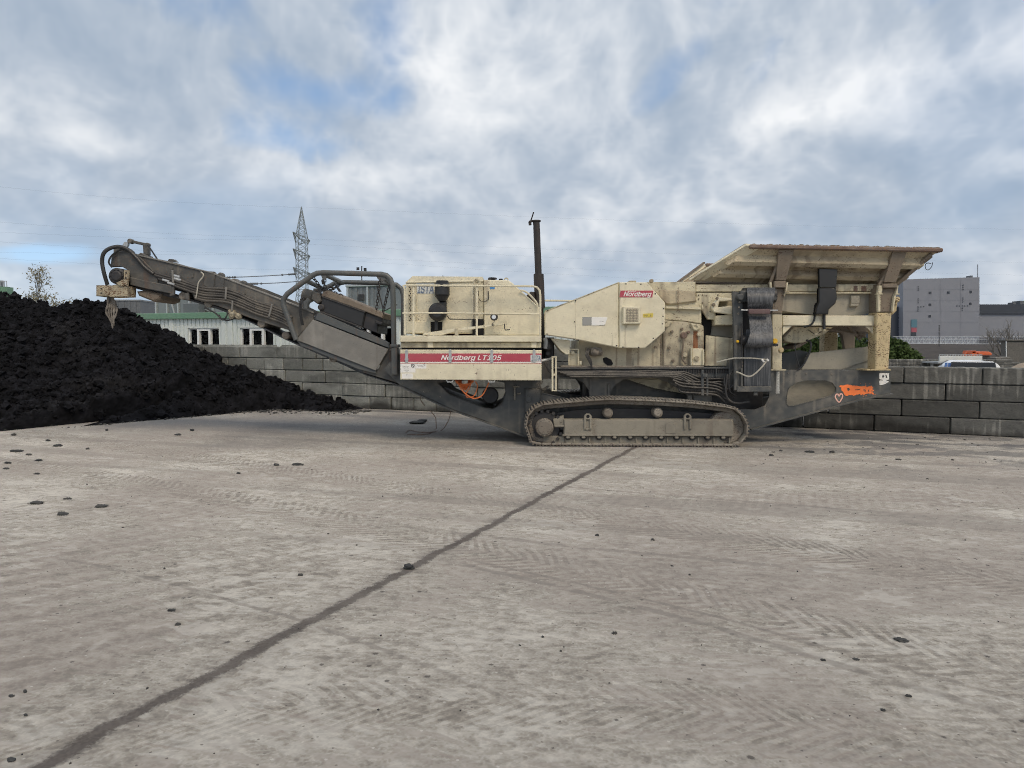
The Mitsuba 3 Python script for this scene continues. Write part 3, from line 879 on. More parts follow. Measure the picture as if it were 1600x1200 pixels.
fb = thing('distant_block', 'plain grey flat topped block showing just above the black heap', 'building')
a, b = W(178, 492, 60), W(220, 492, 60)
t0, L = rib_box(a, b, 5, 0, W(200, 470.5, 60)[2], fb, 'grey_dark_cladding', 0.5)
part(fb, 'parapet', t0(box([-0.05, -0.06, W(200, 470.5, 60)[2] + .003], [L + 0.05, 5.0, W(200, 470.5, 60)[2] + 0.12])), 'grey_cladding', False)

tw = thing('green_plant_tower', 'pale green plant tower with a roof railing at the left edge', 'tower')
a, b = W(-30, 470, 70), W(11.5, 470, 70)
t0, L = rib_box(a, b, 0.9, 0, W(5, 448, 70)[2], tw, 'roof_green', 0.5)
zz = W(5, 448, 70)[2]
part(tw, 'railing', t0(cat(*[box([u, 0, zz], [u + 0.05, 0.05, zz + 0.55]) for u in np.linspace(L - 1.0, L - 0.06, 4)], box([L - 1.0, -.01, zz + 0.5], [L, 0.04, zz + 0.55]))), 'galvanised', False)
part(tw, 'vent_pipe', t0(box([L - 1.1, 1, zz], [L - 0.65, 1.5, zz + 0.62], 0.05)) if False else t0(box([L - 1.1, .2, zz], [L - 0.65, .7, zz + 0.62], 0.05)), 'grey_cladding', False)

# ------------------------------------------------------------------ lattice mast and conductors
scene['lattice_steel'] = pr((0.19, 0.22, 0.225), 0.6)
scene['conductor'] = pr((0.10, 0.11, 0.12), 0.6)
py_ = thing('lattice_pylon', 'tall narrow lattice steel mast carrying power lines behind the conveyor', 'pylon')
PY = 150.0
top, sh, bot = W(472, 323, PY), W(472, 370, PY), W(472, 545, PY)
base_c = np.array([W(472, 430, PY)[0], PY])


def hw(z):
    """half width of the mast"""
    if z > sh[2]:
        return 0.02 + (top[2] - z) / (top[2] - sh[2]) * 0.93
    return 0.95 + max(0.0, (W(472, 462, PY)[2] - z)) * 0.12


levels = [top[2] - i * (top[2] - sh[2]) / 7 for i in range(8)]
z = sh[2]
while z > 0.3:
    z -= 2.0 * hw(z) * 0.62
    levels.append(max(z, 0.0))
legs, lac = [], []
sg = [(-1, -1), (1, -1), (1, 1), (-1, 1)]
for a, b in zip(levels[:-1], levels[1:]):
    ha, hb = hw(a), hw(b)
    ca = [np.array([base_c[0] + sx * ha, base_c[1] + sy * ha, a]) for sx, sy in sg]
    cb = [np.array([base_c[0] + sx * hb, base_c[1] + sy * hb, b]) for sx, sy in sg]
    for i in range(4):
        legs.append(beam(ca[i], cb[i], 0.09, 0.09))
        j = (i + 1) % 4
        lac += [beam(ca[i], cb[j], 0.04, 0.04), beam(ca[j], cb[i], 0.055, 0.055), beam(cb[i], cb[j], 0.055, 0.055)]
part(py_, 'legs', cat(*legs), 'lattice_steel', False)
part(py_, 'lacing', cat(*lac), 'lattice_steel', False)
arms = []
for yy in (372, 397, 425):
    zc = W(472, yy, PY)[2]
    for sx in (-1, 1):
        tip = np.array([base_c[0], PY + sx * 6.0, zc + 0.3])
        for dx in (-1, 1):
            arms.append(beam([base_c[0] + dx * 0.95, PY + sx * 0.9, zc], tip, 0.14, 0.14))
            arms.append(beam([base_c[0] + dx * 0.95, PY + sx * 0.9, zc - 1.2], tip, 0.12, 0.12))
            for t in (0.25, 0.5, 0.75):
                arms.append(beam(np.array([base_c[0] + dx * 0.95 * (1 - t), PY + sx * (0.9 + 5.1 * t), zc + .3 * t]), np.array([base_c[0] + dx * 0.95 * (1 - t), PY + sx * (0.9 + 5.1 * t), zc - 1.2 * (1 - t) + .3 * t]), 0.08, 0.08))
part(py_, 'cross_arm', cat(*arms), 'lattice_steel', False)
lines = [((0, 284), (472, 324), 0, 8), ((0, 340), (466, 371), 1, 7), ((0, 358), (466, 375), 2, 5), ((0, 372), (478, 398), 3, 6), ((0, 390), (466, 396), 4, 4), ((0, 398), (466, 421), 5, 6),
         ((478, 324), (1600, 352), 6, 12), ((478, 373), (1600, 405), 7, 10), ((478, 381), (1600, 424), 8, 12), ((478, 398), (1600, 440), 9, 10), ((478, 403), (1600, 456), 10, 12)]
for (a, b, i, sag) in lines:
    ya, yb = (120.0, PY - 4 + (i % 3) * 3) if i < 6 else (PY - 4 + (i % 3) * 3, 230.0)
    pa, pb = W(*a, ya), W(*b, yb)
    if i < 6:
        pa = pa + (pa - pb) * 0.35
    else:
        pb = pb + (pb - pa) * 0.35
    t = np.linspace(0, 1, 30)[:, None]
    pts = pa + (pb - pa) * t - np.array([0, 0, 1.0]) * (4 * t * (1 - t)) * sag / FOC * 150
    rank = ('topmost', 'second', 'third', 'fourth', 'fifth', 'lowest') if i < 6 else ('topmost', 'second', 'third', 'fourth', 'lowest')
    single('power_line', tube(pts, 0.007, 5), 'conductor', '%s thin overhead power line on the %s of the lattice mast' % (rank[i if i < 6 else i - 6], 'left' if i < 6 else 'right'), 'power line', 'overhead power lines hung from the lattice mast')
for n_, (a, b) in enumerate((((352, 433.5), (462, 428)), ((384, 443.5), (462, 440)))):
    pa, pb = W(*a, 70), W(*b, 74)
    t = np.linspace(0, 1, 12)[:, None]
    pts = pa + (pb - pa) * t - np.array([0, 0, 1.0]) * (4 * t * (1 - t)) * 0.05
    lab = ('upper taut cable with insulators between conveyor and lattice mast', 'lower taut cable with insulators between conveyor and lattice mast')[n_]
    tc = thing('insulated_cable', lab, 'cable')
    part(tc, 'wire', tube(pts, 0.045, 6), 'conductor')
    beads = [trimesh.creation.icosphere(subdivisions=1, radius=0.11) for _ in range(9)]
    for kk, m in enumerate(beads):
        f = (0.03, 0.06, 0.10, 0.13, 0.80, 0.90, 0.93, 0.96, 0.985)[kk] if n_ == 0 else (0.05, 0.09, 0.14, 0.2, 0.22, 0.3, 0.04, 0.12, 0.17)[kk]
        m.apply_translation(pa + (pb - pa) * f - np.array([0, 0, 1.0]) * 4 * f * (1 - f) * .05)
    part(tc, 'insulator', cat(*beads), 'conductor')
    # far end carried on to the mast
    part(tc, 'tail', tube([pb, W(472, b[1] - 0.5, PY - 1.0)], 0.05, 5), 'conductor')


# ------------------------------------------------------------------ trees and bushes
def leaf_cloud(centres, radii, n, size, seed, vert=0.8):
    r = np.random.RandomState(seed)
    k = r.choice(len(centres), n, p=np.array(radii) ** 2 / np.sum(np.array(radii) ** 2))
    d = r.normal(size=(n, 3))
    d /= np.linalg.norm(d, axis=1, keepdims=True)
    c = np.array(centres)[k] + d * (np.array(radii)[k] * r.rand(n) ** 0.4)[:, None] * [1, 1, vert]
    a = r.normal(size=(n, 3))
    a /= np.linalg.norm(a, axis=1, keepdims=True)
    b = np.cross(a, r.normal(size=(n, 3)))
    b /= np.linalg.norm(b, axis=1, keepdims=True)
    s = size * (0.6 + 0.8 * r.rand(n))[:, None]
    v = np.stack([c - a * s, c - b * s * 0.45, c + a * s, c + b * s * 0.45], 1).reshape(-1, 3)
    i = np.arange(n)[:, None] * 4
    return TM(v, np.vstack([i + [0, 1, 2], i + [0, 2, 3]]))


def leaf_mat(c0, c1, sc=2.0):
    def fn(p, n, uv):
        return mix(c0, c1, fbm(p.x * sc, p.y * sc, p.z * sc, 3)) * (0.7 + 0.6 * noise(p.x * 9, p.y * 9, p.z * 9))
    return {'type': 'twosided', 'nested': {'type': 'principled', 'base_color': proc(fn), 'roughness': 0.7, 'specular': 0.2}}


scene['bush_leaves'] = leaf_mat((0.020, 0.038, 0.012), (0.078, 0.118, 0.033))
scene['birch_leaves'] = leaf_mat((0.16, 0.15, 0.10), (0.30, 0.28, 0.20))
scene['twig_grey'] = pr((0.15, 0.14, 0.125), 0.9)
scene['bark'] = pr((0.095, 0.085, 0.075), 0.9)
for n_, (pts, Y, lab) in enumerate((([(1232, 548), (1260, 538), (1290, 533), (1318, 536), (1345, 541), (1272, 548), (1308, 549), (1340, 552), (1245, 556)], 30.0, 'dense green bush seen through the crusher feeder frame'),
                                    ([(1385, 540), (1402, 546), (1416, 558), (1425, 565), (1378, 554), (1396, 560), (1408, 566)], 31.0, 'green bush beside the rusty feeder post above the wall'))):
    cs_ = [W(x, y, Y + rng.rand() * 2) for x, y in pts]
    bs = thing('bush', lab, 'bush')
    rr = [0.55] * len(cs_)
    low = [c - [0, 0, c[2] * 0.55] for c in cs_]
    part(bs, 'crown', leaf_cloud(cs_ + low, rr + [0.7] * len(low), 16000, 0.075, 40 + n_), 'bush_leaves', False)
    part(bs, 'stems', cat(*[tube([[c[0], c[1], 0], c * [1, 1, .5] + [0.1, 0, 0], c], [0.05, 0.035, 0.012], 5) for c in cs_]), 'bark')


def bare_tree(name, label, base, height, spread, seed, leaves=0, leaf_size=0.1, mat='bark', levels=4, trunk=0.12):
    r = np.random.RandomState(seed)
    segs, tips = [], []

    def grow(p, d, L, rad, lev):
        q = p + d * L
        mid = (p + q) / 2 + r.normal(size=3) * L * 0.05
        segs.append(tube([p, mid, q], [rad, rad * 0.85, rad * 0.65], 5 if lev > 1 else 7))
        if lev == levels:
            tips.append(q)
            return
        for _ in range(3 if lev else 5):
            nd = d + r.normal(size=3) * spread * [1, 1, 0.6]
            nd[2] += 0.25
            nd /= np.linalg.norm(nd)
            grow(p + d * L * (0.55 + 0.45 * r.rand()), nd, L * (0.58 + 0.2 * r.rand()), rad * 0.55, lev + 1)
    t = thing(name, label, 'tree')
    grow(np.asarray(base, float), np.array([0, 0, 1.0]), height * 0.42, trunk, 0)
    part(t, 'trunk', segs[0], mat)
    part(t, 'branches', cat(*segs[1:]), mat)
    if leaves:
        part(t, 'crown', leaf_cloud(tips, [height * 0.10] * len(tips), leaves, leaf_size, seed), 'birch_leaves', False)


b_ = W(68, 540, 62)
bare_tree('birch_tree', 'thin pale autumn tree rising behind the black heap', [b_[0], b_[1], 0], W(62, 433, 62)[2] * 1.0, 0.50, 5, 1700, 0.10, 'bark', 4, 0.11)
b_ = W(24, 540, 66)
bare_tree('birch_tree', 'low wispy tree top beside the pale tree behind the black heap', [W(88, 540, 66)[0], b_[1], 0], W(40, 462, 66)[2], 0.6, 9, 900, 0.11, 'bark', 4, 0.09)

# ------------------------------------------------------------------ right-hand background
scene['soil_dark'] = pr(painted((0.026, 0.022, 0.024), (0.050, 0.043, 0.041), (0.03, 0.036, 0.015), 0.8, 0.6, 0.5, 0.6), 0.95)
Yb = 100.0
bank_x = np.linspace(W(1180, 540, Yb)[0], W(1900, 540, Yb)[0], 90)
bank_t = np.linspace(0, 1, 26)
bx, bt = np.meshgrid(bank_x, bank_t, indexing='ij')
zt_ = W(1450, 537.5, Yb)[2]
bz = zt_ * smooth(bt, 0, 1) + (meshkit.fbm(np.stack([bx * 0.5, bt * 20, bx * 0], -1), 4, 4) - 0.5) * 1.1 * (1 - bt) * (bt > 0)
by = 60 + bt * 40
bv_ = np.stack([bx * (by / Yb), by, np.maximum(bz, -0.05)], -1).reshape(-1, 3)
ii = np.arange(bv_.shape[0]).reshape(bx.shape)
q = np.stack([ii[:-1, :-1], ii[1:, :-1], ii[1:, 1:], ii[:-1, 1:]], -1).reshape(-1, 4)
bank = TM(bv_, np.vstack([q[:, [0, 1, 2]], q[:, [0, 2, 3]]]))
xe0, xe1 = bank_x[0], bank_x[-1]
plate = TM([[xe0, Yb, zt_], [xe1, Yb, zt_], [xe1 * 3, 300, zt_], [xe0 * 3, 300, zt_]], [[0, 1, 2], [0, 2, 3]])
structure('embankment', cat(bank, plate), 'soil_dark', True, 'dark earth bank below the white railing')

YB2 = 180.0
scene['mall_grey'] = pr(painted((0.225, 0.237, 0.272), (0.25, 0.262, 0.292), (0.2, 0.2, 0.22), 0.4, 0.2, 0.3, 0.9), 0.5)
scene['mall_joint'] = pr((0.210, 0.221, 0.254), 0.5)
scene['mall_dark'] = pr((0.042, 0.05, 0.066), 0.5)
scene['mall_pale'] = pr((0.235, 0.247, 0.278), 0.5)
ib = thing('industrial_building', 'large plain grey industrial hall with tiny square windows behind the feeder', 'building')


def slabW(x0, y0, x1, y1, Y, th, b=0.0):
    return bpx(x0, y0, x1, y1, Y, th, b)


part(ib, 'tower', prism([(1411, 436.5), (1530.5, 433), (1530.5, 560), (1411, 560)], YB2, 22, (), 0), 'mall_grey', False)
pj = []
for yy in np.linspace(452, 520, 5):
    pj.append(bpx(1412, yy, 1530, yy + 0.5, YB2 - 0.06, 0.055, 0))
for xx in (1469, 1500.5):
    pj.append(bpx(xx, 437, xx + 0.6, 530, YB2 - 0.065, 0.004, 0))
part(ib, 'panel_joint', cat(*pj), 'mall_joint', False, None, 'stuff')
for x, y in ((1453.5, 457.5), (1453.3, 476), (1453, 494), (1482, 457), (1517, 456), (1516.5, 474.5)):
    wk = part(ib, 'window', bpx(x - 1.8, y - 1.8, x + 1.8, y + 1.8, YB2 - 0.12, 0.115, 0), 'mall_dark', False)
dots = [(1435, 448), (1435, 451), (1435, 453.5), (1435, 467), (1435, 470), (1435, 473), (1434.7, 479.5), (1439, 479.5), (1443.5, 479), (1434.7, 483), (1434.5, 486), (1505, 445.5), (1505, 448.5), (1505, 452), (1504.5, 465.5), (1504.5, 468.5), (1504.5, 472), (1495.5, 478), (1499.5, 478), (1504, 478), (1507.5, 478), (1512, 478), (1504, 481.5), (1504, 484.5)]
for x, y in dots:
    part(ib, 'small_window', bpx(x - 0.9, y - 0.7, x + 0.9, y + 0.7, YB2 - 0.11, 0.1, 0), 'mall_dark', False)
part(ib, 'banner', cat(bpx(1424, 499, 1433, 511.8, YB2 - 0.2, 0.1, 0)), pr((0.09, 0.19, 0.24), 0.5), False, 'teal upper part of the tall banner')
part(ib, 'banner', cat(bpx(1424, 512, 1432.5, 519, YB2 - 0.2, 0.1, 0)), pr((0.36, 0.10, 0.13), 0.5), False, 'red lower part of the tall banner')
part(ib, 'banner', cat(bpx(1424, 519.2, 1431.5, 525, YB2 - 0.2, 0.1, 0)), 'mall_dark', False)
part(ib, 'dark_wing', bpx(1380, 479, 1410.8, 560, YB2 + 2, 18, 0), 'mall_dark', False)
part(ib, 'dark_wing', bpx(1530.7, 475.5, 1800, 490.4, YB2 + 1, 18, 0), 'mall_dark', False)
part(ib, 'pale_wing', bpx(1530.7, 490.5, 1800, 560, YB2 + 1.5, 18, 0), 'mall_pale', False)
part(ib, 'roof_unit', cat(bpx(1517, 430.5, 1520, 433.6, YB2 + 4, 2, 0), bpx(1594, 470, 1604, 475.4, YB2 + 6, 3, 0), bpx(1583, 472.5, 1587, 475.4, YB2 + 6, 2, 0), bpx(1527.6, 413, 1528.2, 433.4, YB2 + 5, 0.15, 0)), 'grey_dark_cladding', False)

# railing on the bank: pale panels on the left, dark balusters to the right
scene['rail_pale'] = pr((0.50, 0.53, 0.56), 0.5)
rl = thing('bank_railing', 'pale metal railing with diagonal braces along the top of the bank', 'railing')
top_y, bot_y = 525.5, 537.5
bars = [bpx(1395, top_y, 1690, top_y + 0.7, Yb + .3, 0.06, 0), bpx(1395, 530.5, 1690, 531.0, Yb + .3, 0.05, 0), bpx(1395, bot_y - 0.8, 1690, bot_y, Yb + .3, 0.06, 0)]
part(rl, 'rail', cat(*bars), 'rail_pale', False)
for x in np.arange(1400, 1530, 8.6):
    part(rl, 'post', bpx(x, top_y, x + 0.6, bot_y + 1, Yb + .4, 0.06, 0), 'rail_pale', False)
dg = []
for x in np.arange(1400, 1528, 8.6):
    for a in np.linspace(1.2, 7.8, 5):
        dg.append(beam(W(x + a, top_y, Yb + .45), W(x + a, bot_y, Yb + .45), 0.03, 0.03))
    dg.append(beam(W(x + 0.6, bot_y, Yb + .42), W(x + 8.6, top_y, Yb + .42), 0.05, 0.05))
part(rl, 'infill', cat(*dg), 'rail_pale', False, None, 'stuff')
dk = []
for x in np.arange(1528, 1690, 3.0):
    dk.append(bpx(x, 528.5, x + 1.3, 536.8, Yb + .42, 0.06, 0))
part(rl, 'baluster', cat(*dk), 'mall_dark', False, None, 'stuff')
single('lamp_pole', tube([W(1467.4, 560, 90), W(1467.4, 508, 90)], 0.045, 6), 'black_paint', 'thin dark pole standing in front of the grey industrial hall', 'pole')
single('marker_post', tube([W(1572.5, 572, 40), W(1572.2, 533, 40)], 0.02, 6), 'frame_white', 'thin white post beside the concrete abutment at right', 'post')

# abutment and low walls
scene['old_concrete'] = pr(painted((0.112, 0.108, 0.10), (0.15, 0.142, 0.126), (0.07, 0.065, 0.055), 0.7, 0.6, 0.8, 0.64), 0.9)
ab = thing('concrete_abutment', 'stained concrete abutment at the right edge beyond the wall', 'abutment')
part(ab, 'upper_wall', cat(bpx(1573, 533, 1700, 600, 42, 0.5, 0.04)), 'old_concrete', False)
part(ab, 'coping', bpx(1571.5, 530.6, 1701, 532.9, 41.9, 0.7, 0.03), 'old_concrete', False)
part(ab, 'lower_block', prism([(1556, 559), (1580, 557.5), (1580, 600), (1556, 600)], 34, 0.6, (), 0.04), 'old_concrete', False)
bw2 = thing('far_block_wall', 'low pale concrete block wall behind the car', 'wall')
for i in range(9):
    for r in range(5):
        x0 = 1340 + i * 27 + (r % 2) * 12
        part(bw2, 'block', bpx(x0, 561.5 + r * 4.6, x0 + 26.6, 565.9 + r * 4.6, 27.0 + 0.02 * rng.rand(), 0.5, 0.02), 'block_concrete_%d' % (1 + rng.randint(2)), False)
scene['sand'] = pr(painted((0.26, 0.21, 0.165), (0.33, 0.28, 0.22), (0.12, 0.1, 0.08), 0.7, 0.4), 0.95)
sx, sy = np.meshgrid(np.linspace(-2.2, 2.2, 60), np.linspace(-1.6, 1.6, 44), indexing='ij')
sr = np.sqrt((sx / 2.1) ** 2 + (sy / 1.5) ** 2)
szz = np.maximum(1.28 * (1 - sr), -0.05) + 0.09 * (meshkit.fbm(np.stack([sx * 3, sy * 3, sx * 0], -1), 4, 3) - 0.5) * (sr < 1)
c_ = W(1600, 570, 24)
ii = np.arange(sx.size).reshape(sx.shape)
q = np.stack([ii[:-1, :-1], ii[1:, :-1], ii[1:, 1:], ii[:-1, 1:]], -1).reshape(-1, 4)
single('sand_heap', TM(np.stack([sx + c_[0], sy + c_[1], szz], -1).reshape(-1, 3), np.vstack([q[:, [0, 1, 2]], q[:, [0, 2, 3]]])), 'sand', 'low brown sand heap behind the wall at the right edge', 'heap', None, True)
b_ = W(1570, 560, 44)
bare_tree('bare_tree', 'small leafless tree in front of the pale hall wing', [b_[0], b_[1], 0], W(1570, 499, 44)[2] * 1.0, 0.50, 21, 0, 0, 'twig_grey', 5, 0.10)

# white car behind the wall
scene['car_white'] = pr((0.74, 0.76, 0.78), 0.25, clearcoat=0.6)
scene['car_blue'] = pr((0.05, 0.13, 0.36), 0.3)
scene['car_glass'] = pr((0.012, 0.013, 0.015), 0.08)
car = thing('parked_car', 'white car with blue stripes showing its roof above the right wall', 'car')
CY = 20.5
zr = W(1515, 563, CY)[2]
xl, xr = W(1464, 575, CY)[0], W(1547, 575, CY)[0]
hwid = 0.71
xm = W(1474, 575, CY)[0] + hwid
sc = zr / 1.46


def ring_loft(secs):
    """Loft of rounded-rectangle sections: (y, half width low, half width high, z low, z high)."""
    vs, n = [], 0
    for (yy, wl, wh, z0, z1) in secs:
        pr_ = [(-wl, z0), (-wl, z0 + (z1 - z0) * .55), (-wh, z1 - .09 * sc), (-wh + .13 * sc, z1 - .012), (0, z1), (wh - .13 * sc, z1 - .012), (wh, z1 - .09 * sc), (wl, z0 + (z1 - z0) * .55), (wl, z0)]
        n = len(pr_)
        vs += [[xm + a, yy, b] for a, b in pr_]
    f = []
    for s in range(len(secs) - 1):
        for i in range(n):
            a, b = s * n + i, s * n + (i + 1) % n
            f += [[a, b, b + n], [a, b + n, a + n]]
    for s in (0, len(secs) - 1):
        f += [[s * n, s * n + i, s * n + i + 1] for i in range(1, n - 1)]
    m = TM(vs, f)
    m.fix_normals()
    return m


body = ring_loft([(CY - .05, hwid, hwid * .98, .28 * sc, .92 * sc), (CY + .9, hwid * 1.03, hwid, .25 * sc, .95 * sc), (CY + 3.2, hwid * 1.03, hwid, .25 * sc, .93 * sc), (CY + 4.1, hwid * .96, hwid * .9, .28 * sc, .72 * sc)])
cabin = ring_loft([(CY + .02, hwid * .98, hwid * .93, .88 * sc, 1.0 * sc), (CY + .14, hwid * .98, hwid * .82, .88 * sc, 1.452 * sc), (CY + 1.2, hwid * .98, hwid * .80, .88 * sc, 1.46 * sc), (CY + 2.0, hwid * .98, hwid * .78, .88 * sc, 1.44 * sc), (CY + 2.9, hwid * .96, hwid * .84, .88 * sc, .95 * sc)])
CA = math.radians(-25)


def cpart(parent, name, mesh, mat, smooth=30, label=None):
    """Turns the car about its near left corner so that it stands askew to the wall."""
    m = cat(mesh)
    c, s = math.cos(CA), math.sin(CA)
    o = np.array([xm - hwid, CY, 0])
    v = np.array(m.vertices) - o
    v = np.stack([v[:, 0] * c - v[:, 1] * s, v[:, 0] * s + v[:, 1] * c, v[:, 2]], 1) + o
    return part(parent, name, TM(v, m.faces), mat, smooth, label)


cpart(car, 'body', body, 'car_white', 40)
cpart(car, 'roof', cabin, 'car_white', 40)
ZW = 1.37 * sc
pane = lambda pts, yf: slab(Polygon([(xm + a * hwid, b * sc) for a, b in pts]), yf, 0.02, 0.004)
wsh = trimesh.convex.convex_hull(np.array([[xm + a * hwid, CY - .03 + yy, zz * sc] for a, yy, zz in ((-.84, -.02, .95), (.84, -.02, .95), (-.72, .10, 1.405), (.72, .10, 1.405), (-.84, .1, .95), (.84, .1, .95), (-.72, .2, 1.405), (.72, .2, 1.405))]))
cpart(car, 'rear_window', wsh, 'car_glass', False)
cpart(car, 'headrest', cat(*[box([xm + a * hwid - .11, CY - .04, 1.16 * sc], [xm + a * hwid + .11, CY + .02, 1.27 * sc], .03) for a in (-.42, .34)]), 'grey_dark_cladding', False)
cpart(car, 'stripe', cat(*[trimesh.convex.convex_hull(np.array([[xm + a * hwid, CY + yy, zz * sc] for a, yy, zz in ((q0, -.035, .95), (q1, -.035, .95), (q0 + .13, .135, 1.38), (q1 + .13, .135, 1.38), (q0, .1, .95), (q1, .1, .95), (q0 + .13, .25, 1.38), (q1 + .13, .25, 1.38))])) for q0, q1 in ((-1.04, -.97), (-.94, -.83))]), 'car_blue', False)
for sx_ in (-1, 1):
    for yy in (.8, 3.3):
        wkey = cpart(car, 'wheel', cyl([xm + sx_ * hwid * 0.82, CY + yy, .31 * sc], [xm + sx_ * hwid * 1.05, CY + yy, .31 * sc], .31 * sc, 28, .03), 'black_rubber')
        cpart(wkey, 'rim', cyl([xm + sx_ * hwid * 1.0, CY + yy, .31 * sc], [xm + sx_ * hwid * 1.06, CY + yy, .31 * sc], .19 * sc, 20, .01), 'galvanised')

# flat trailer with mesh sides
tr = thing('mesh_trailer', 'pale trailer with mesh sides parked behind the white car', 'trailer')
TY = 26.0
part(tr, 'side_panel', bpx(1468, 556, 1535, 565, TY, 0.05, 0.01), 'pale_print', False)
part(tr, 'side_panel', bpx(1468, 556, 1535, 565, TY + 1.6, 0.05, 0.01), 'pale_print', False)
part(tr, 'bed', bpx(1466, 565.1, 1537, 568, TY - .02, 1.7, 0.01), 'galvanised', False)
part(tr, 'mesh', cat(*[bpx(x, 553.4, x + 0.5, 556, TY + .01, 0.03, 0) for x in np.arange(1468, 1535, 4.2)], bpx(1468, 553.2, 1535, 553.9, TY, 0.04, 0)), 'galvanised', False)
for x in (1490, 1512):
    c = W(x, 568, TY)
    part(tr, 'wheel', cyl([c[0], TY + .1, .33], [c[0], TY + .32, .33], .33, 24, .03), 'black_rubber')
for x in (1476, 1528):
    part(tr, 'leg', beam([W(x, 566, TY)[0], TY + .8, 0], [W(x, 566, TY)[0], TY + .8, W(x, 567, TY)[2]], .08, .08), 'galvanised', False)

# orange machine
scene['machine_orange'] = pr((0.62, 0.13, 0.045), 0.45)
og = thing('orange_excavator', 'small orange excavator standing beyond the trailer', 'excavator')
OY = 50.0
part(og, 'body', cat(prism([(1529, 550.5), (1533, 549), (1546, 549.6), (1550, 552), (1550, 555.2), (1529, 555.2)], OY, 1.2, (), 0.04)), 'machine_orange', False)
part(og, 'cab', prism([(1518, 556), (1518.5, 548.2), (1525, 548), (1526.5, 551), (1527, 556)], OY + .1, 1.0, ([(1519.5, 552.2), (1519.8, 549.4), (1524.3, 549.3), (1525, 552.2)],), 0.02), 'machine_orange', False)
part(og, 'boom', cat(beam(W(1519, 554.5, OY + .6), W(1510, 551.6, OY + .6), .16, .2, .03), beam(W(1510, 551.6, OY + .6), W(1508, 556.5, OY + .6), .12, .16, .03)), 'machine_orange', False)
for dy in (0, 1.0):
    part(og, 'track', box(W(1516, 563, OY + dy) * [1, 1, 0] + [0, 0, .0], W(1550, 556, OY + dy) + [0, .3, 0], .12), 'black_rubber', False)
# ------------------------------------------------------------------ the mobile crusher
cr = thing('mobile_crusher', 'long cream and grey tracked jaw crusher with raised conveyor and feed hopper', 'crusher')
YT, YC, YFAR = 12.2, 13.65, 15.1             # outer track face, middle, far outer face
P = lambda *a, **k: part(cr, *a, **k)


def px_len(p, Y):
    return p / FOC * Y


def bolts(pts, Y, rpx, th=0.03, n=8):
    return cat(*[ycyl(x, y, Y - th, th, rpx, n, 0.004) for x, y in pts])


# --- tracks: a closed chain of shoes round the frame
outline = [(846, 696.5), (1000, 699), (1143, 701.5), (1158, 696), (1167.5, 684), (1168.5, 671), (1159, 652), (1146, 643.5), (1120, 639.5), (1080, 635), (1027, 631.8), (952, 629.6), (898, 633.3), (862, 636.3), (846, 638.5), (833, 645), (825, 656), (822, 669), (826, 683), (834, 692)]
chain = np.array([W(x, y, YT) for x, y in outline])
zmin = chain[:, 2].min()
chain[:, 2] += 0.035 - min(zmin, 0.035)
chain[:3, 2] = 0.038
dense = []
for i in range(len(chain)):
    a, b, c, d = chain[i - 1], chain[i], chain[(i + 1) % len(chain)], chain[(i + 2) % len(chain)]
    for t in np.linspace(0, 1, 14, endpoint=False):
        if i in (0, 1):
            dense.append(b + (c - b) * t)
        else:
            dense.append(0.5 * (2 * b + (c - a) * t + (2 * a - 5 * b + 4 * c - d) * t * t + (3 * b - a - 3 * c + d) * t ** 3))
dense = np.array(dense)
seg = np.linalg.norm(np.roll(dense, -1, 0) - dense, axis=1)
acc = np.concatenate([[0], np.cumsum(seg)])
loop = np.vstack([dense, dense[:1]])
NSH = int(round(acc[-1] / 0.168))
cen = dense.mean(0)


def at_len(s):
    s = s % acc[-1]
    return np.array([np.interp(s, acc, loop[:, k]) for k in range(3)])


def shoe_mesh(s, w, y0):
    p0, p1 = at_len(s), at_len(s + acc[-1] / NSH)
    d = p1 - p0
    L = np.linalg.norm(d)
    d /= L
    o = np.array([d[2], 0, -d[0]])                # outward side
    if o @ ((p0 + p1) / 2 - cen) < 0:
        o = -o
    ms = [box([0.004, 0, -0.012], [L - 0.004, w, 0.012], 0.004)]
    for t in (0.16, 0.52, 0.88):
        g = box([L * t - 0.011, 0.0, 0.011], [L * t + 0.011, w, 0.036], 0.004)
        ms.append(g)
    m = cat(*ms)
    v = np.array(m.vertices)
    out = np.array([p0[0], y0, p0[2]]) + v[:, :1] * d + v[:, 1:2] * np.array([0, 1, 0]) + v[:, 2:] * o
    m = TM(out, m.faces)
    if m.volume < 0:
        m.invert()
    link = beam(p0 * [1, 0, 1] + [0, y0 + w * .36, 0] - o * .055, p1 * [1, 0, 1] + [0, y0 + w * .36, 0] - o * .055, .05, .07, .008, up=o)
    return m, link


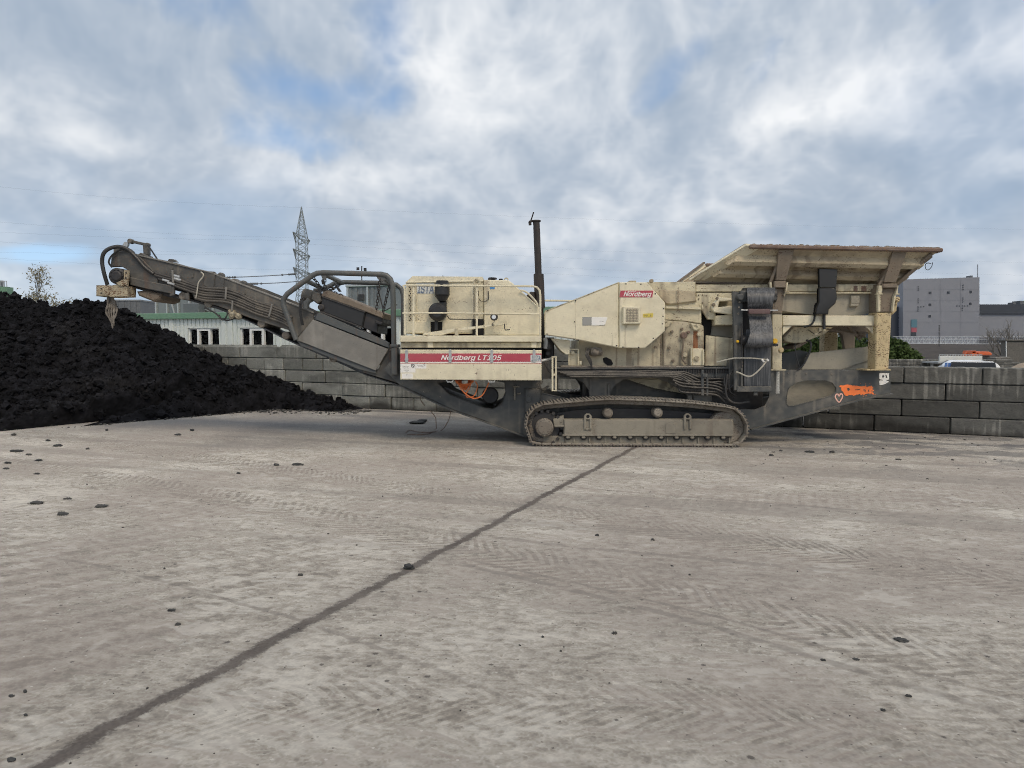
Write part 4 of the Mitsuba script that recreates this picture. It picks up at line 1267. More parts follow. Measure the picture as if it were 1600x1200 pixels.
trk = P('track_unit', cat(*[prism([(881, 655.5), (1146, 655.5), (1147, 682), (881, 681)], YT + 0.07, 0.36, (), 0.02), bpx(879, 679.2, 1146, 681.8, YT + 0.05, 0.1, 0.01)]), 'track_frame_paint', label='dusty beam of the near crawler track')
for i in range(NSH):
    m, l = shoe_mesh(i * acc[-1] / NSH, 0.5, YT)
    part(trk, 'shoe', m, 'track_steel', False)
lk = [shoe_mesh(i * acc[-1] / NSH, 0.5, YT)[1] for i in range(NSH)]
part(trk, 'chain', cat(*lk), 'track_steel', False, None, 'stuff')
part(trk, 'roller_guard', prism([(882, 681.8), (1132, 682.5), (1131, 695), (1124, 696.5), (884, 694.5)], YT + 0.13, 0.24, (), 0.01), 'track_frame_paint')
hexes = []
for i in range(11):
    x, y = 887.6 + 24.3 * i, 683.6 + 0.06 * i
    r = 5.4
    hexp = [(x + r * 1.05 * math.cos(a), y + r * 0.72 * math.sin(a) + 0.6) for a in np.arange(6) * math.pi / 3]
    hexi = [(x + r * .62 * math.cos(a), y + r * 0.42 * math.sin(a) - 0.5) for a in np.arange(6) * math.pi / 3]
    rk = part(trk, 'roller', prism(hexp, YT + 0.09, 0.05, (), 0.008), 'black_paint', False)
    part(trk, 'roller_cap', prism(hexi, YT + 0.06, 0.03, (), 0.006), 'track_frame_paint', False)
for i in range(11):
    x = 896 + 24.3 * i
    part(trk, 'guard_rib', bpx(x, 683, x + 2.2, 695.5, YT + 0.10, 0.03, 0.004), 'track_frame_paint', False)
part(trk, 'sprocket', cat(ycyl(851, 668, YT + 0.16, 0.25, 25, 32, 0.02), *[beam(W(851 + 24 * math.cos(a), 668 + 24 * math.sin(a), YT + .2), W(851 + 28.5 * math.cos(a), 668 + 28.5 * math.sin(a), YT + .2), .16, .05) for a in np.arange(18) * math.pi / 9]), 'black_paint')
part(trk, 'hub', cat(ycyl(851, 668.5, YT + 0.02, 0.2, 14.2, 32, 0.02), ycyl(851.5, 668.5, YT + 0.005, 0.02, 11.2, 32, 0.008), bolts([(851 + 12.6 * math.cos(a), 668.5 + 12.6 * math.sin(a)) for a in np.arange(12) * math.pi / 6], YT + .022, 0.9, .012, 6)), 'track_steel')
part(trk, 'idler', cat(ycyl(1134, 670, YT + 0.17, 0.22, 27, 36, 0.02), ycyl(1134, 670, YT + 0.12, 0.06, 10, 24, 0.02)), 'track_steel')
part(trk, 'motor_bracket', cat(bpx(849, 681, 882, 694, YT + .15, .2, .01), prism([(864, 655), (881, 649), (881, 668), (866, 668)], YT + .12, .2, (), .01), bpx(866, 664.5, 882, 667.5, YT + .05, .08, .01)), 'track_frame_paint')
for x, y in ((950, 645.5), (1028, 645)):
    part(trk, 'top_roller', cat(ycyl(x, y, YT + 0.06, 0.3, 6.2, 20, 0.012), ycyl(x, y, YT + .16, .2, 8, 20, .012)), 'track_steel')
for x in (919, 1075.5):
    ring = Polygon([W(x + 6 * math.cos(a), 652.5 - 6 * math.sin(a), YT)[[0, 2]] for a in np.linspace(0, math.pi, 14)] + [W(x - 6, 671, YT)[[0, 2]], W(x - 2.6, 671, YT)[[0, 2]], W(x - 2.6, 656, YT)[[0, 2]], W(x + 2.6, 656, YT)[[0, 2]], W(x + 2.6, 671, YT)[[0, 2]], W(x + 6, 671, YT)[[0, 2]]],
                   [[W(x + 2.8 * math.cos(a), 651.5 - 2.8 * math.sin(a), YT)[[0, 2]] for a in np.arange(12) * math.pi / 6]]).buffer(0)
    part(trk, 'lifting_eye', slab(ring, YT + 0.035, 0.05, 0.008), 'track_frame_paint', False)
part(trk, 'cover_plate', cat(bpx(1040, 662, 1056, 677, YT + .06, .02, .006), prism([(912, 669), (926, 669), (924, 672), (912, 672)], YT + .05, .03)), 'track_frame_paint')
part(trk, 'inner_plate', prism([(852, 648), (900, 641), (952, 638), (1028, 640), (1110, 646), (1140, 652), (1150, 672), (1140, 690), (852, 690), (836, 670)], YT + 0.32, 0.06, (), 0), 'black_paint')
ft = P('track_unit', cat(*[box([W(881, 0, YT)[0], YFAR - .43, .16], [W(1146, 0, YT)[0], YFAR - .07, .42], .02)]), 'track_frame_paint')
fs2 = cat(*[shoe_mesh(i * acc[-1] / NSH, 0.5, YFAR - .5)[0] for i in range(NSH)])
part(ft, 'shoes', fs2, 'track_steel', False, None, 'stuff')
part(ft, 'inner_plate', TM(np.array([[q[0], YFAR - .25, q[2]] for q in dense] + [[cen[0], YFAR - .25, cen[2]]]), [[i, (i + 1) % len(dense), len(dense)] for i in range(len(dense))]), 'black_paint', False)

# --- chassis: two side plates with openings, cross members
YP = 12.78


def chassis_plate(Y, th):
    outer = [(600, 577), (608, 566), (625, 560), (869, 562), (869, 576), (1150, 577), (1391.5, 579), (1391.5, 614), (1341, 623.5), (1172, 670), (1120, 690), (850, 690), (822, 681), (800, 676.5), (757, 657), (703, 638), (624, 601)]
    h1 = [(684, 598), (760, 592), (788, 598), (790, 616), (784, 632), (770, 639), (756, 637), (702, 616)]
    h2 = [(845, 596), (850, 592), (878, 591.5), (900, 592), (913, 599), (920, 610), (922, 628), (905, 627), (876, 620), (846, 613.5)]
    h3 = [(953, 629), (954, 613), (961, 601), (974, 593), (1000, 590.5), (1022, 590.5), (1041, 596), (1073, 616), (1073, 630), (1010, 631)]
    h4 = [(1112, 612), (1112, 582), (1198, 578), (1202, 590), (1202, 620), (1195, 634), (1180, 640), (1122, 638), (1113, 628)]
    h5 = [(1229, 630), (1229.5, 618), (1233, 606), (1245, 597.5), (1260, 594.5), (1288, 594.5), (1300, 598), (1306, 606), (1305, 613), (1298, 618), (1240, 634), (1232, 634)]
    return prism(outer, Y, th, [h1, h2, h3, h4, h5], 0.004)


ch = P('chassis', chassis_plate(YP, 0.03), 'chassis_paint', label='dark grey chassis side plate with rounded openings')
fp = chassis_plate(YP, 0.03)
v_ = np.array(fp.vertices) * 1.0
v_[:, 1] = 2 * YC - v_[:, 1]
far_pl = TM(v_, fp.faces[:, ::-1])
part(ch, 'far_side_plate', far_pl, 'chassis_paint')


def rim_of(pts, Y, w, proud, closed=True):
    """Flat flange that follows an opening's edge, standing proud of the plate."""
    g = Polygon(XZ(pts, Y))
    return slab(g.buffer(w).difference(g.buffer(0.001)), Y - proud, proud + 0.02, 0.003)


part(ch, 'flange', cat(rim_of([(684, 598), (760, 592), (788, 598), (790, 616), (784, 632), (770, 639), (756, 637), (702, 616)], YP, 0.012, 0.012), rim_of([(1229, 630), (1229.5, 618), (1233, 606), (1245, 597.5), (1260, 594.5), (1288, 594.5), (1300, 598), (1306, 606), (1305, 613), (1298, 618), (1240, 634), (1232, 634)], YP, 0.012, 0.012),
                       rim_of([(845, 596), (850, 592), (878, 591.5), (900, 592), (913, 599), (920, 610), (922, 628), (905, 627), (876, 620), (846, 613.5)], YP, 0.012, 0.02)), 'chassis_paint')
part(ch, 'bottom_flange', cat(beam(W(1392, 615, YP), W(1341, 624.5, YP), .16, .02), beam(W(1341, 624.5, YP), W(1172, 671, YP), .16, .02), beam(W(822, 682, YP), W(703, 639.5, YP), .16, .02), beam(W(703, 639.5, YP), W(624, 602.5, YP), .16, .02)), 'chassis_paint', False)
part(ch, 'backplate', cat(bpx(948, 588, 1105, 640, 13.25, .03, 0)), 'chassis_paint')
part(ch, 'belly_plate', cat(prism([(1010, 594), (1068, 589), (1076, 612), (1046, 606)], 13.0, .03), prism([(978, 592), (1028, 590), (1060, 604), (1073, 612), (1073, 616), (1045, 611), (1020, 606)], 13.05, .04)), 'cream_dirty')
part(ch, 'cross_member', cat(box([W(822, 0, 13)[0], YP + .04, .28], [W(900, 0, 13)[0], 2 * YC - YP - .04, .46], .02), box([W(1090, 0, 13)[0], YP + .04, .30], [W(1110, 0, 13)[0], 2 * YC - YP - .04, 1.1], .02), box([W(1360, 0, 13)[0], YP + .04, .95], [W(1385, 0, 13)[0], 2 * YC - YP - .04, 1.25], .02)), 'chassis_paint', False)
part(ch, 'column_rib', cat(bpx(921, 588, 925, 629, YP - .03, .028, .006), bpx(949.5, 600, 953, 629, YP - .03, .028, .006)), 'chassis_paint', False)
part(ch, 'hinge_box', cat(bpx(820, 607, 845, 645, YP - .08, .07, .02), ycyl(826, 624, YP - .11, .05, 5, 16)), 'chassis_paint', False)
part(ch, 'tow_bracket', cat(bpx(802, 603, 812, 605, YP - .06, .055, .006), bpx(803, 605.3, 805.5, 625, YP - .06, .055, .006), bpx(808, 614, 814, 616, YP - .05, .045, .006)), 'track_frame_paint', False)
part(ch, 'bolt', bolts([(629, 599), (662, 612), (688, 620), (1232, 583), (1260, 584), (1300, 585)], YP, 1.2, .015), 'track_steel', False)
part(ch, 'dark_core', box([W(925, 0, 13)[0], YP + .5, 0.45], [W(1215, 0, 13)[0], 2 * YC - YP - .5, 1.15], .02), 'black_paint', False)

# top rail with grating and hoses
rail_ = P('upper_rail', cat(bpx(868, 576.8, 1162, 588.5, YP - .24, .2, .004), bpx(866, 574.4, 1164, 576.6, YP - .28, .30, .006), bpx(868, 588.7, 1162, 590.4, YP - .26, .24, .004)), 'chassis_paint')
part(rail_, 'grating', cat(*[bpx(x, 577.4, x + 1.1, 583, YP - .265, .024, 0) for x in np.arange(872, 1160, 2.6)]), 'black_paint', False, None, 'stuff')
part(rail_, 'dust_ledge', bpx(876, 571.8, 1100, 574.3, YP - .25, .26, .008), 'track_steel')
r_ = np.random.RandomState(12)
for k_ in range(5):
    y0 = 580.5 + 1.9 * k_
    pts = [(870 + 5 * k_, y0 + r_.rand())]
    for x in np.arange(905, 1060, 38):
        pts.append((x, y0 + 1.6 * (r_.rand() - .5)))
    pts += [(1072, y0 + 1.5 + 1.5 * k_), (1100, 590 + 5.0 * k_ + 2 * r_.rand()), (1128, 592 + 5 * k_), (1140, 600 + 4 * k_), (1148, 610 + 3 * k_)]
    part(rail_, 'hose', ptube([(x, y, YP - .29 - .012 * k_) for x, y in pts], YP, 0.014 + .004 * (k_ % 2), 7, 5), 'hose_rubber')
for k_ in range(5):
    y0 = 595 + 4.6 * k_
    pts = [(1048 + 3 * k_, y0 - 6), (1065, y0 - 1), (1085, y0 + 1.5 * r_.rand()), (1105, y0 + 2), (1122, y0 + 5), (1134, y0 + 9 + 2 * k_)]
    part(rail_, 'hose', ptube([(x, y, YP - .33 - .02 * (k_ % 3)) for x, y in pts], YP, 0.017, 7, 5), 'hose_rubber')
part(rail_, 'hose_clamp', cat(bpx(1096, 578, 1100, 618, YP - .37, .02, .004), bpx(1104, 588, 1107, 618, YP - .37, .02, .004), bpx(1118.5, 576, 1120, 590, YP - .3, .02, .003)), 'chassis_paint')
part(rail_, 'junction', cat(bpx(1098, 584, 1106, 589, YP - .40, .04, .006), bpx(1075, 618, 1082, 634, YP - .2, .1, .01), bpx(1083, 617, 1111, 634, YP - .16, .12, .012)), 'chassis_paint')
hk = [ptube([(1133, 588, 12.4), (1132, 600, 12.38), (1137, 608, 12.36), (1146, 602, 12.36), (1150, 592, 12.38)], 12.4, .016, 7, 6), ptube([(1137, 585, 12.35), (1134, 610, 12.34), (1138, 624, 12.34), (1150, 630, 12.38), (1170, 628, 12.5)], 12.4, .02, 8, 6), ptube([(1145, 578, 12.35), (1139, 592, 12.34), (1141, 612, 12.34), (1150, 618, 12.4)], 12.4, .013, 7, 6)]
part(rail_, 'hose_loop', cat(*hk), 'hose_rubber')

# --- power unit
pu = P('power_unit', cat(slab(Polygon(XZ([(634, 441), (642, 433.5), (648, 431.6), (754, 432.6), (756, 436.5), (756, 522), (634, 521)], 12.55)), 12.55, 2.2, 0.015)), 'cream', label='cream engine housing of the crusher')
part(pu, 'side_panel', prism([(756, 437.2), (794, 437.6), (800, 441.5), (845.5, 482.3), (845.5, 524), (756, 524)], 12.50, 2.3, (), 0.015), 'cream')
part(pu, 'roof_lip', cat(prism([(634.2, 440.8), (644.5, 431.4), (754, 432.5), (755, 438.6), (634.2, 440.9)], 12.53, .03, (), .004), ptube([(634, 441.2), (700, 440.2), (755, 439)], 12.53, .012, 6)), 'cream')
part(pu, 'panel_seam', cat(bpx(756, 490.6, 845, 491.7, 12.495, .006, 0), bpx(800, 441.6, 800.8, 490.5, 12.495, .006, 0) if False else bpx(740, 440, 741.2, 520, 12.545, .008, 0), prism([(699, 493), (703, 498), (740, 498.6), (740, 499.6), (702.5, 499.3), (698, 493.6)], 12.545, .006, (), 0)), 'black_paint', False)
part(pu, 'door', bpx(742, 441, 755, 497, 12.54, .02, .005), 'cream_dirty')
part(pu, 'handle', cat(bpx(744, 455, 748, 462.5, 12.525, .02, .004), ptube([(763, 455, 12.48), (763.5, 461, 12.47), (763, 469, 12.48)], 12.48, .008, 6)), 'black_paint')
part(pu, 'cable', ptube([(763, 468, 12.47), (757, 471.5, 12.46), (751, 470, 12.47), (748, 466, 12.5)], 12.47, .006, 6, 6), 'black_rubber')
part(pu, 'dark_recess', cat(bpx(673.5, 503, 691, 519, 12.53, .03, .003), bpx(738, 498.5, 755.5, 524, 12.49, .05, .003)), 'dark_void', False)
part(pu, 'hatch', bpx(634.5, 502.4, 673, 520.6, 12.52, .05, .008), 'cream')
part(pu, 'hatch', bpx(684, 436.5 + 64, 737, 519, 12.54, .02, .004), 'cream')
# perforated guard strip
part(pu, 'guard_strip', bpx(637.4, 446.5, 651, 503, 12.53, .02, .004), 'cream_dirty')
ho = []
for j in range(17):
    for i in range(2):
        cx, cy = 640.2 + 4.6 * i + (1.2 if j % 2 else 0), 448.8 + j * 3.25
        ho.append(prism([(cx - 1.1, cy), (cx, cy - 1.3), (cx + 1.1, cy), (cx, cy + 1.3)], 12.525, .006, (), 0))
part(pu, 'perforation', cat(*ho), 'dark_void', False, None, 'stuff')
# name plate that shows beside the air cleaner
part(pu, 'name_plate', bpx(650, 441.6, 678, 459, 12.542, .01, .002), 'pale_print', False, 'pale plate with partly hidden blue letters')
part(pu, 'lettering', text('ISTA', 652, 457.6, 11.5, 12.539, True, 0.15, .003, 25), 'blue_print', False)
# air cleaner
part(pu, 'air_cleaner', cat(cyl(W(691, 442, 12.38), W(691, 462.5, 12.38), px_len(11.6, 12.38), 28, .02), cyl(W(691, 462.4, 12.38), W(691, 470.5, 12.38), px_len(11, 12.38), 28, 0, px_len(6, 12.38)), cyl(W(691, 438.5, 12.38), W(691, 442.2, 12.38), px_len(9.5, 12.38), 28, .01), cyl(W(680, 460, 12.35), W(688, 460, 12.38), .05, 16, .01)), 'black_rubber', 40)
part(pu, 'filter_drum', cat(ycyl(683, 487, 12.28, .26, 14.2, 36, .05), ycyl(683, 487, 12.262, .03, 9, 30, .01), bpx(686, 470, 697, 492, 12.36, .16, .03), bpx(679, 498, 684, 517, 12.4, .05, .01)), 'black_rubber', 40)
# filler caps and lifting rings
part(pu, 'filler_cap', cat(cyl(W(769, 438, 12.7), W(769, 434.6, 12.7), .05, 16, .01), cyl(W(769, 434.8, 12.7), W(769, 433.6, 12.7), .065, 16, .006), cyl(W(765, 437.5, 12.6), W(765, 434.9, 12.6), .03, 12, .004), cyl(W(774, 437, 12.6), W(774, 434, 12.6), .025, 12, .004), cyl(W(782.6, 440, 12.6), W(782.6, 435.5, 12.6), .035, 14, .006)), 'black_paint')


def ring(px, py, Y, R, r, axis='y', n=22):
    a = np.arange(n) * 2 * np.pi / n
    c = W(px, py, Y)
    pts = np.stack([c[0] + R * np.cos(a), np.full(n, Y), c[2] + R * np.sin(a)], 1) if axis == 'y' else np.stack([c[0] + R * np.cos(a), c[1] + R * np.sin(a), np.full(n, c[2])], 1)
    return tube(pts, r, 7, 0, True)


part(pu, 'lifting_ring', cat(ring(745, 441, 12.42, .035, .014), ring(791, 437.3, 12.7, .03, .011), ring(676, 436, 12.7, .02, .006)), 'cream_dirty')
part(pu, 'stud', ptube([(692, 432.4, 12.8), (692, 430.6, 12.8)], 12.8, .008, 6), 'black_paint')
part(pu, 'sticker', bpx(765.5, 447.8, 773, 451.8, 12.494, .006, .001), pr((0.09, 0.26, 0.55), 0.4), False, 'small blue sticker')
# lamp, folded jib with crank
part(pu, 'work_lamp', cat(ycyl(772, 495, 12.26, .03, 6.0, 24, .008), ycyl(773, 495, 12.29, .08, 5, 20, .02)), 'black_paint')
part(pu, 'lamp_lens', ycyl(771.6, 495.2, 12.252, .012, 3.4, 24, .005), 'lens_glass')
jib = P('jib', cat(prism([(660, 523.5), (662, 520.5), (712, 513), (714, 517.5), (690, 524)], 12.30, .05, (), .006), beam(W(712, 515.6, 12.32), W(757, 510.2, 12.32), .04, .045, .006), beam(W(755, 510.6, 12.32), W(786, 505.2, 12.32), .03, .03, .005)), 'cream')
part(jib, 'clamp', cat(bpx(710.4, 513, 716, 524, 12.29, .07, .006), bpx(755, 507.6, 757.4, 513, 12.29, .06, .004), bpx(776, 505, 778, 509.5, 12.29, .06, .004)), 'cream_dirty')
part(jib, 'bracket', prism([(770, 504), (786, 501.5), (791, 502), (793, 505), (790, 507.5), (774, 509), (771, 507)], 12.28, .03, ([(786, 503.6), (790, 503.6), (790, 506), (786, 506)],), .004), 'cream_dirty')
part(jib, 'crank', ptube([(788.5, 506, 12.26), (788.5, 513.5, 12.25), (790, 515.6, 12.24), (797, 515, 12.24)], 12.25, .009, 7), 'black_paint')
part(jib, 'hook', ptube([(771, 499, 12.29), (772, 503, 12.29), (769, 507, 12.29), (771, 510, 12.29)], 12.29, .008, 6, 5), 'black_paint')
# deck, flap box
dk_ = P('deck', cat(bpx(625, 524.3, 846, 534.4, 12.22, 2.75, .012)), 'cream')
part(dk_, 'sub_beam', bpx(626.5, 535, 845.5, 543.2, 12.30, .12, .006), 'cream_dirty')
part(dk_, 'bracket', cat(*[bpx(x, 534.6, x + 8.5, 543.4, 12.27, .06, .006) for x in (668, 830)]), 'cream')
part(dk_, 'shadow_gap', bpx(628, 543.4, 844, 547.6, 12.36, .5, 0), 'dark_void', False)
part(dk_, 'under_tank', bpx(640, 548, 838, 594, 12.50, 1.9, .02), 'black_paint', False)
fl = P('flap_panel', prism([(625.2, 546.3), (846.2, 547), (846.2, 594.6), (625.2, 593.2)], 12.19, .14, (), .010), 'cream', label='cream flap panel with red stripe and white lettering')
part(fl, 'stripe', bpx(625.4, 552.3, 846, 565.4, 12.187, .006, 0), 'red_print', False, 'dark red stripe across the flap')
part(fl, 'stripe', bpx(625.4, 565.5, 846, 566.9, 12.1872, .006, 0), 'white_print', False)
part(fl, 'stripe', bpx(625.4, 567.1, 846, 567.9, 12.1873, .006, 0), 'red_print', False)
part(fl, 'lettering', text('Nordberg LT105', 688, 562.2, 7.3, 12.184, True, 0.28, .003, 95), 'white_print', False)
part(fl, 'maker_plate', bpx(829, 554.5, 845.6, 565.0, 12.184, .004, 0), 'pale_print', False)
part(fl, 'lettering', text('ISTA', 830.5, 563.3, 7.6, 12.182, True, 0.15, .002, 14), 'blue_print', False)
for x in (635.2, 703.3, 768.3, 834.6):
    lk_ = part(fl, 'latch', cat(bpx(x - 2.2, 547.5, x + 2.2, 566.5, 12.172, .016, .003), bpx(x - 1.2, 545.5, x + 1.2, 549, 12.165, .02, .003), bpx(x - 3, 560.5, x + 3, 563, 12.168, .014, .003)), 'galvanised', False)
part(fl, 'notice', bpx(625.8, 568.2, 649, 582, 12.187, .005, 0), 'white_print', False, 'white paper notice with small print')
part(fl, 'notice', bpx(649.2, 568.6, 666, 575.8, 12.187, .005, 0), 'white_print', False)
part(fl, 'notice', bpx(628, 583.6, 645, 591.5, 12.187, .005, 0), 'white_print', False)
tx = []
for x0, x1, y in ((629, 640, 572.4), (629.5, 638, 575), (631, 640, 578.4), (633, 638, 580), (652, 661, 570.8), (653, 662, 573), (635, 639, 585.8)):
    for a in np.arange(x0, x1 - 0.8, 1.5):
        tx.append(bpx(a, y - .5, a + 1.0, y + .45, 12.185, .003, 0))
part(fl, 'small_print', cat(*tx), 'grey_print', False, None, 'stuff')
part(fl, 'emblem', cat(ring(645, 571.3, 12.184, .026, .005), beam(W(643.4, 569.7, 12.182), W(646.6, 572.9, 12.182), .004, .006)), 'black_paint')
part(fl, 'emblem', ring(663, 569.8, 12.184, .013, .003), 'grey_print')
part(fl, 'dent', cat(*[bpx(x, y, x + w, y + h, 12.1885, .003, 0) for x, y, w, h in ((741, 583.4, 4, .7), (744.5, 584, 2.5, .7), (739, 568.3, .6, 3.4), (791, 577.6, 1.3, .8), (794, 577.4, .9, .9), (797, 576.4, .8, 1.2), (804, 585, .6, 2.2), (813, 587, .8, 1.2), (818, 572.6, 2.4, .5), (842, 548.4, .5, 2), (688, 582, .8, .6))]), 'rust', False)
part(fl, 'pull', cat(*[ptube([(x, 594, 12.21), (x + 1, 597, 12.18), (x + 9, 597, 12.18), (x + 10, 594, 12.21)], 12.2, .009, 6) for x in (698, 763)]), 'galvanised')

# railing
ra = P('railing', cat(ptube([(632.5, 523), (632.3, 452), (630, 446.2), (634, 445.7), (690, 446.2), (760, 446.7), (832, 447.2), (839, 448.8), (843.2, 454), (844.2, 462), (844, 524)], 12.27, .018, 9)), 'cream')
part(ra, 'mid_rail', ptube([(629, 489.6), (690, 489), (760, 490), (843, 491)], 12.26, .015, 8), 'cream')
for x in (646, 745):
    part(ra, 'post', cat(bpx(x - 1.7, 447.2, x + 1.7, 524, 12.275, .04, .006)), 'cream')
part(ra, 'grab_rail', ptube([(812.5, 453.6), (818, 454.5), (826, 459), (838.5, 473), (839.6, 480)], 12.45, .016, 8, 4), 'cream')
part(ra, 'pin', ring(745, 441.3, 12.29, .045, .018), 'cream_dirty')
part(ra, 'rear_rail', ptube([(848, 470.2, 14.4), (852, 469.6, 14.4), (898, 470.2, 14.4)], 14.4, .018, 8), 'cream')

# exhaust
ex = P('exhaust', cat(tube([W(838, 346, 13.0), W(841.5, 432, 13.0)], px_len(5.2, 13.0), 20), tube([W(841.6, 429, 13.0), W(843.8, 482, 13.0)], px_len(7.9, 13.0), 24)), 'exhaust_paint', 40)
part(ex, 'flange', cat(cyl(W(838, 346.4, 13.0), W(838, 344.4, 13.0), px_len(7.2, 13.0), 24, .004), cyl(W(841.5, 430.5, 13), W(841.5, 428, 13), px_len(7.6, 13), 24, .004)), 'exhaust_paint', 40)
part(ex, 'rain_flap', cat(cyl(W(828.5, 348, 13.0), W(833.8, 331.5, 13.0), .012, 8), beam(W(826.5, 346.8, 13), W(833, 345.2, 13), .07, .03, .006), beam(W(828.5, 352, 13), W(827.5, 346, 13), .05, .05, .008)), 'exhaust_paint', False)
part(ex, 'elbow', cat(prism([(823, 461), (829, 455.5), (835, 456), (838, 477.5), (830, 470.5)], 12.9, .2, (), .02), tube([W(843.8, 480, 13), W(845, 520, 13.2)], .06, 14)), 'exhaust_paint', 40)

# between power unit and crusher
eg = P('engine_end', cat(bpx(847, 490, 852, 560, 12.9, .9, .01), bpx(850, 527, 866, 572, 12.85, .8, .02), ycyl(855, 541, 12.62, .25, 7.5, 24, .03), ycyl(856, 552, 12.7, .2, 5, 20, .02)), 'black_paint')
part(eg, 'pipe', cat(tube([W(851, 528, 12.6), W(853, 534, 12.6), W(851.5, 544, 12.62)], .04, 10, 4), tube([W(846, 563.6, 12.4), W(855, 562, 12.4), W(861, 560.5, 12.35)], .022, 8, 4)), 'galvanised')
part(eg, 'cable', cat(*[ptube([(849 + 2 * k_, 560, 12.55), (853 + k_, 572 + 2 * k_, 12.5), (862 + 2 * k_, 580 + k_, 12.52), (872 + 3 * k_, 583 + k_, 12.53)], 12.5, .010, 6, 5) for k_ in range(5)]), 'hose_rubber')
part(eg, 'service_step', cat(bpx(861.8, 557, 870.4, 558.8, 12.28, .06, .006), bpx(862, 559, 864.6, 611.5, 12.28, .06, .006), bpx(867.5, 559, 870, 611.5, 12.28, .06, .006), bpx(864.8, 584, 867.3, 587, 12.285, .05, .004), bpx(862, 609.5, 870, 611.3, 12.27, .02, .004)), 'cream')
part(eg, 'hose_bundle', cat(*[ptube([(842 + 3 * k_, 596, 12.5), (838 + 3 * k_, 603, 12.45), (846 + 2 * k_, 608 + k_, 12.48), (856 + k_, 603, 12.55)], 12.5, .011, 6, 5) for k_ in range(3)]), 'hose_rubber')

# --- jaw crusher body and drive guard
jb = P('jaw_body', cat(prism([(905, 531), (935, 536), (962, 541), (1012, 541), (1036, 520), (1036, 573), (903, 573)], 12.70, 1.9, (), .01)), 'jaw_paint', label='dust streaked cream body of the jaw crusher')
part(jb, 'side_plate', prism([(1036, 500.6), (1066, 502), (1096, 507), (1099.5, 510), (1101, 571.8), (1036, 571.8)], 12.66, 1.98, (), .012), 'jaw_paint')
part(jb, 'upper_plate', cat(prism([(1011, 440.6), (1087, 440.2), (1087, 461), (1096, 482), (1096, 506), (1066, 501.5), (1036, 500), (1030, 470)], 12.68, 1.94, (), .012)), 'cream_dirty')
part(jb, 'dust_band', prism([(1020, 452), (1087.5, 455), (1087.5, 464), (1089, 471), (1048, 476), (1040, 475)], 12.62, .05, (), .02), 'hopper_paint')
part(jb, 'ledge', cat(prism([(1040, 478.5), (1094, 479.5), (1096, 482), (1096, 484), (1040, 482)], 12.60, .07, (), .006), prism([(1096, 466), (1087.5, 454), (1089, 453), (1100, 482), (1097, 483)], 12.6, .06, (), .006)), 'cream_dirty')
ch_pts = np.array([W(1059.5 + .4 * math.sin(i), 449 + i * 1.55, 12.58) for i in range(25)])
part(jb, 'chain', cat(*[beam(a - [0, 0, .004], b + [0, 0, .004], .030 if i % 2 else .012, .012 if i % 2 else .03, .004, up=(0, 1, 0)) for i, (a, b) in enumerate(zip(ch_pts[:-1], ch_pts[1:]))]), 'rust', False)
part(jb, 'ear', cat(ring(1041, 506, 12.62, .045, .02), prism([(1034, 508), (1042, 511), (1052, 503), (1046, 501)], 12.6, .06, (), .008), prism([(1079, 505), (1094, 507), (1095, 513), (1088, 517.5), (1083, 514)], 12.6, .06, (), .01), ring(1087, 511, 12.59, .04, .016)), 'cream_dirty')
part(jb, 'rust_streak_plate', prism([(1083.5, 517.5), (1090, 517.5), (1090.5, 545), (1083, 545)], 12.653, .008, (), .001), pr(painted((0.20, 0.075, 0.030), (0.30, 0.15, 0.08), (0.10, 0.05, 0.03), 0.6, 0.8), 0.8))
part(jb, 'bolt', bolts([(1050.5, 518), (1046, 543.5), (1024.5, 542.5), (1066, 514), (1093, 522), (1069, 556), (1089, 560.5), (1052, 564)], 12.66, 2.2, .05, 10), 'hopper_brown', False)
part(jb, 'knob', cat(ycyl(1069, 524, 12.58, .09, 5.2, 20, .015), ycyl(1076, 519, 12.6, .06, 2.5, 12, .008)), 'rust')
part(jb, 'bracket', cat(bpx(1080, 544, 1081.6, 571, 12.56, .1, .006), bpx(1098.5, 546, 1100.5, 571, 12.56, .1, .006), bpx(1081.8, 544.3, 1098.3, 571, 12.62, .04, .006)), 'cream')
part(jb, 'round_boss', cat(ycyl(1070, 554.5, 12.6, .07, 4.2, 18, .012), ycyl(1089, 560.5, 12.58, .06, 4.2, 18, .012), ycyl(1093, 522.5, 12.6, .06, 3.4, 16, .01)), 'cream_dirty')
part(jb, 'pipe', ptube([(1068, 529, 12.6), (1067, 545, 12.6), (1066, 560, 12.6), (1072, 569, 12.6)], 12.6, .016, 7, 4), 'hopper_brown')
part(jb, 'window', prism([(942, 560), (947, 558), (955, 562), (958, 568), (955, 572), (949, 571), (943, 566)], 12.69, .02, (), .004), 'dark_void', False)
part(jb, 'pump', cat(cyl(W(922, 550, 12.58), W(941, 549, 12.58), .075, 18, .02), cyl(W(926, 548, 12.5), W(935, 553, 12.5), .05, 16, .02), ring(930, 549, 12.5, .06, .014), bpx(916, 543, 921, 556, 12.55, .15, .02)), 'track_steel')
part(jb, 'pump_hose', cat(*[ptube([(918 + k_ * 2, 546, 12.52), (915 + 2 * k_, 554, 12.48), (920 + 2 * k_, 564, 12.48), (926 - k_, 576, 12.5)], 12.5, .012, 7, 5) for k_ in range(3)]), 'hose_rubber')
part(jb, 'switch_box', cat(bpx(888, 545, 890, 571, 12.62, .06, .005), bpx(890.2, 545, 905, 546.6, 12.62, .06, .005), bpx(903, 546.8, 905, 571, 12.62, .06, .005), bpx(890, 552, 903, 571, 12.72, .1, .006), bpx(905.4, 564, 909.5, 570, 12.6, .06, .008), ycyl(895, 551, 12.66, .06, 3, 14, .01)), 'cream')
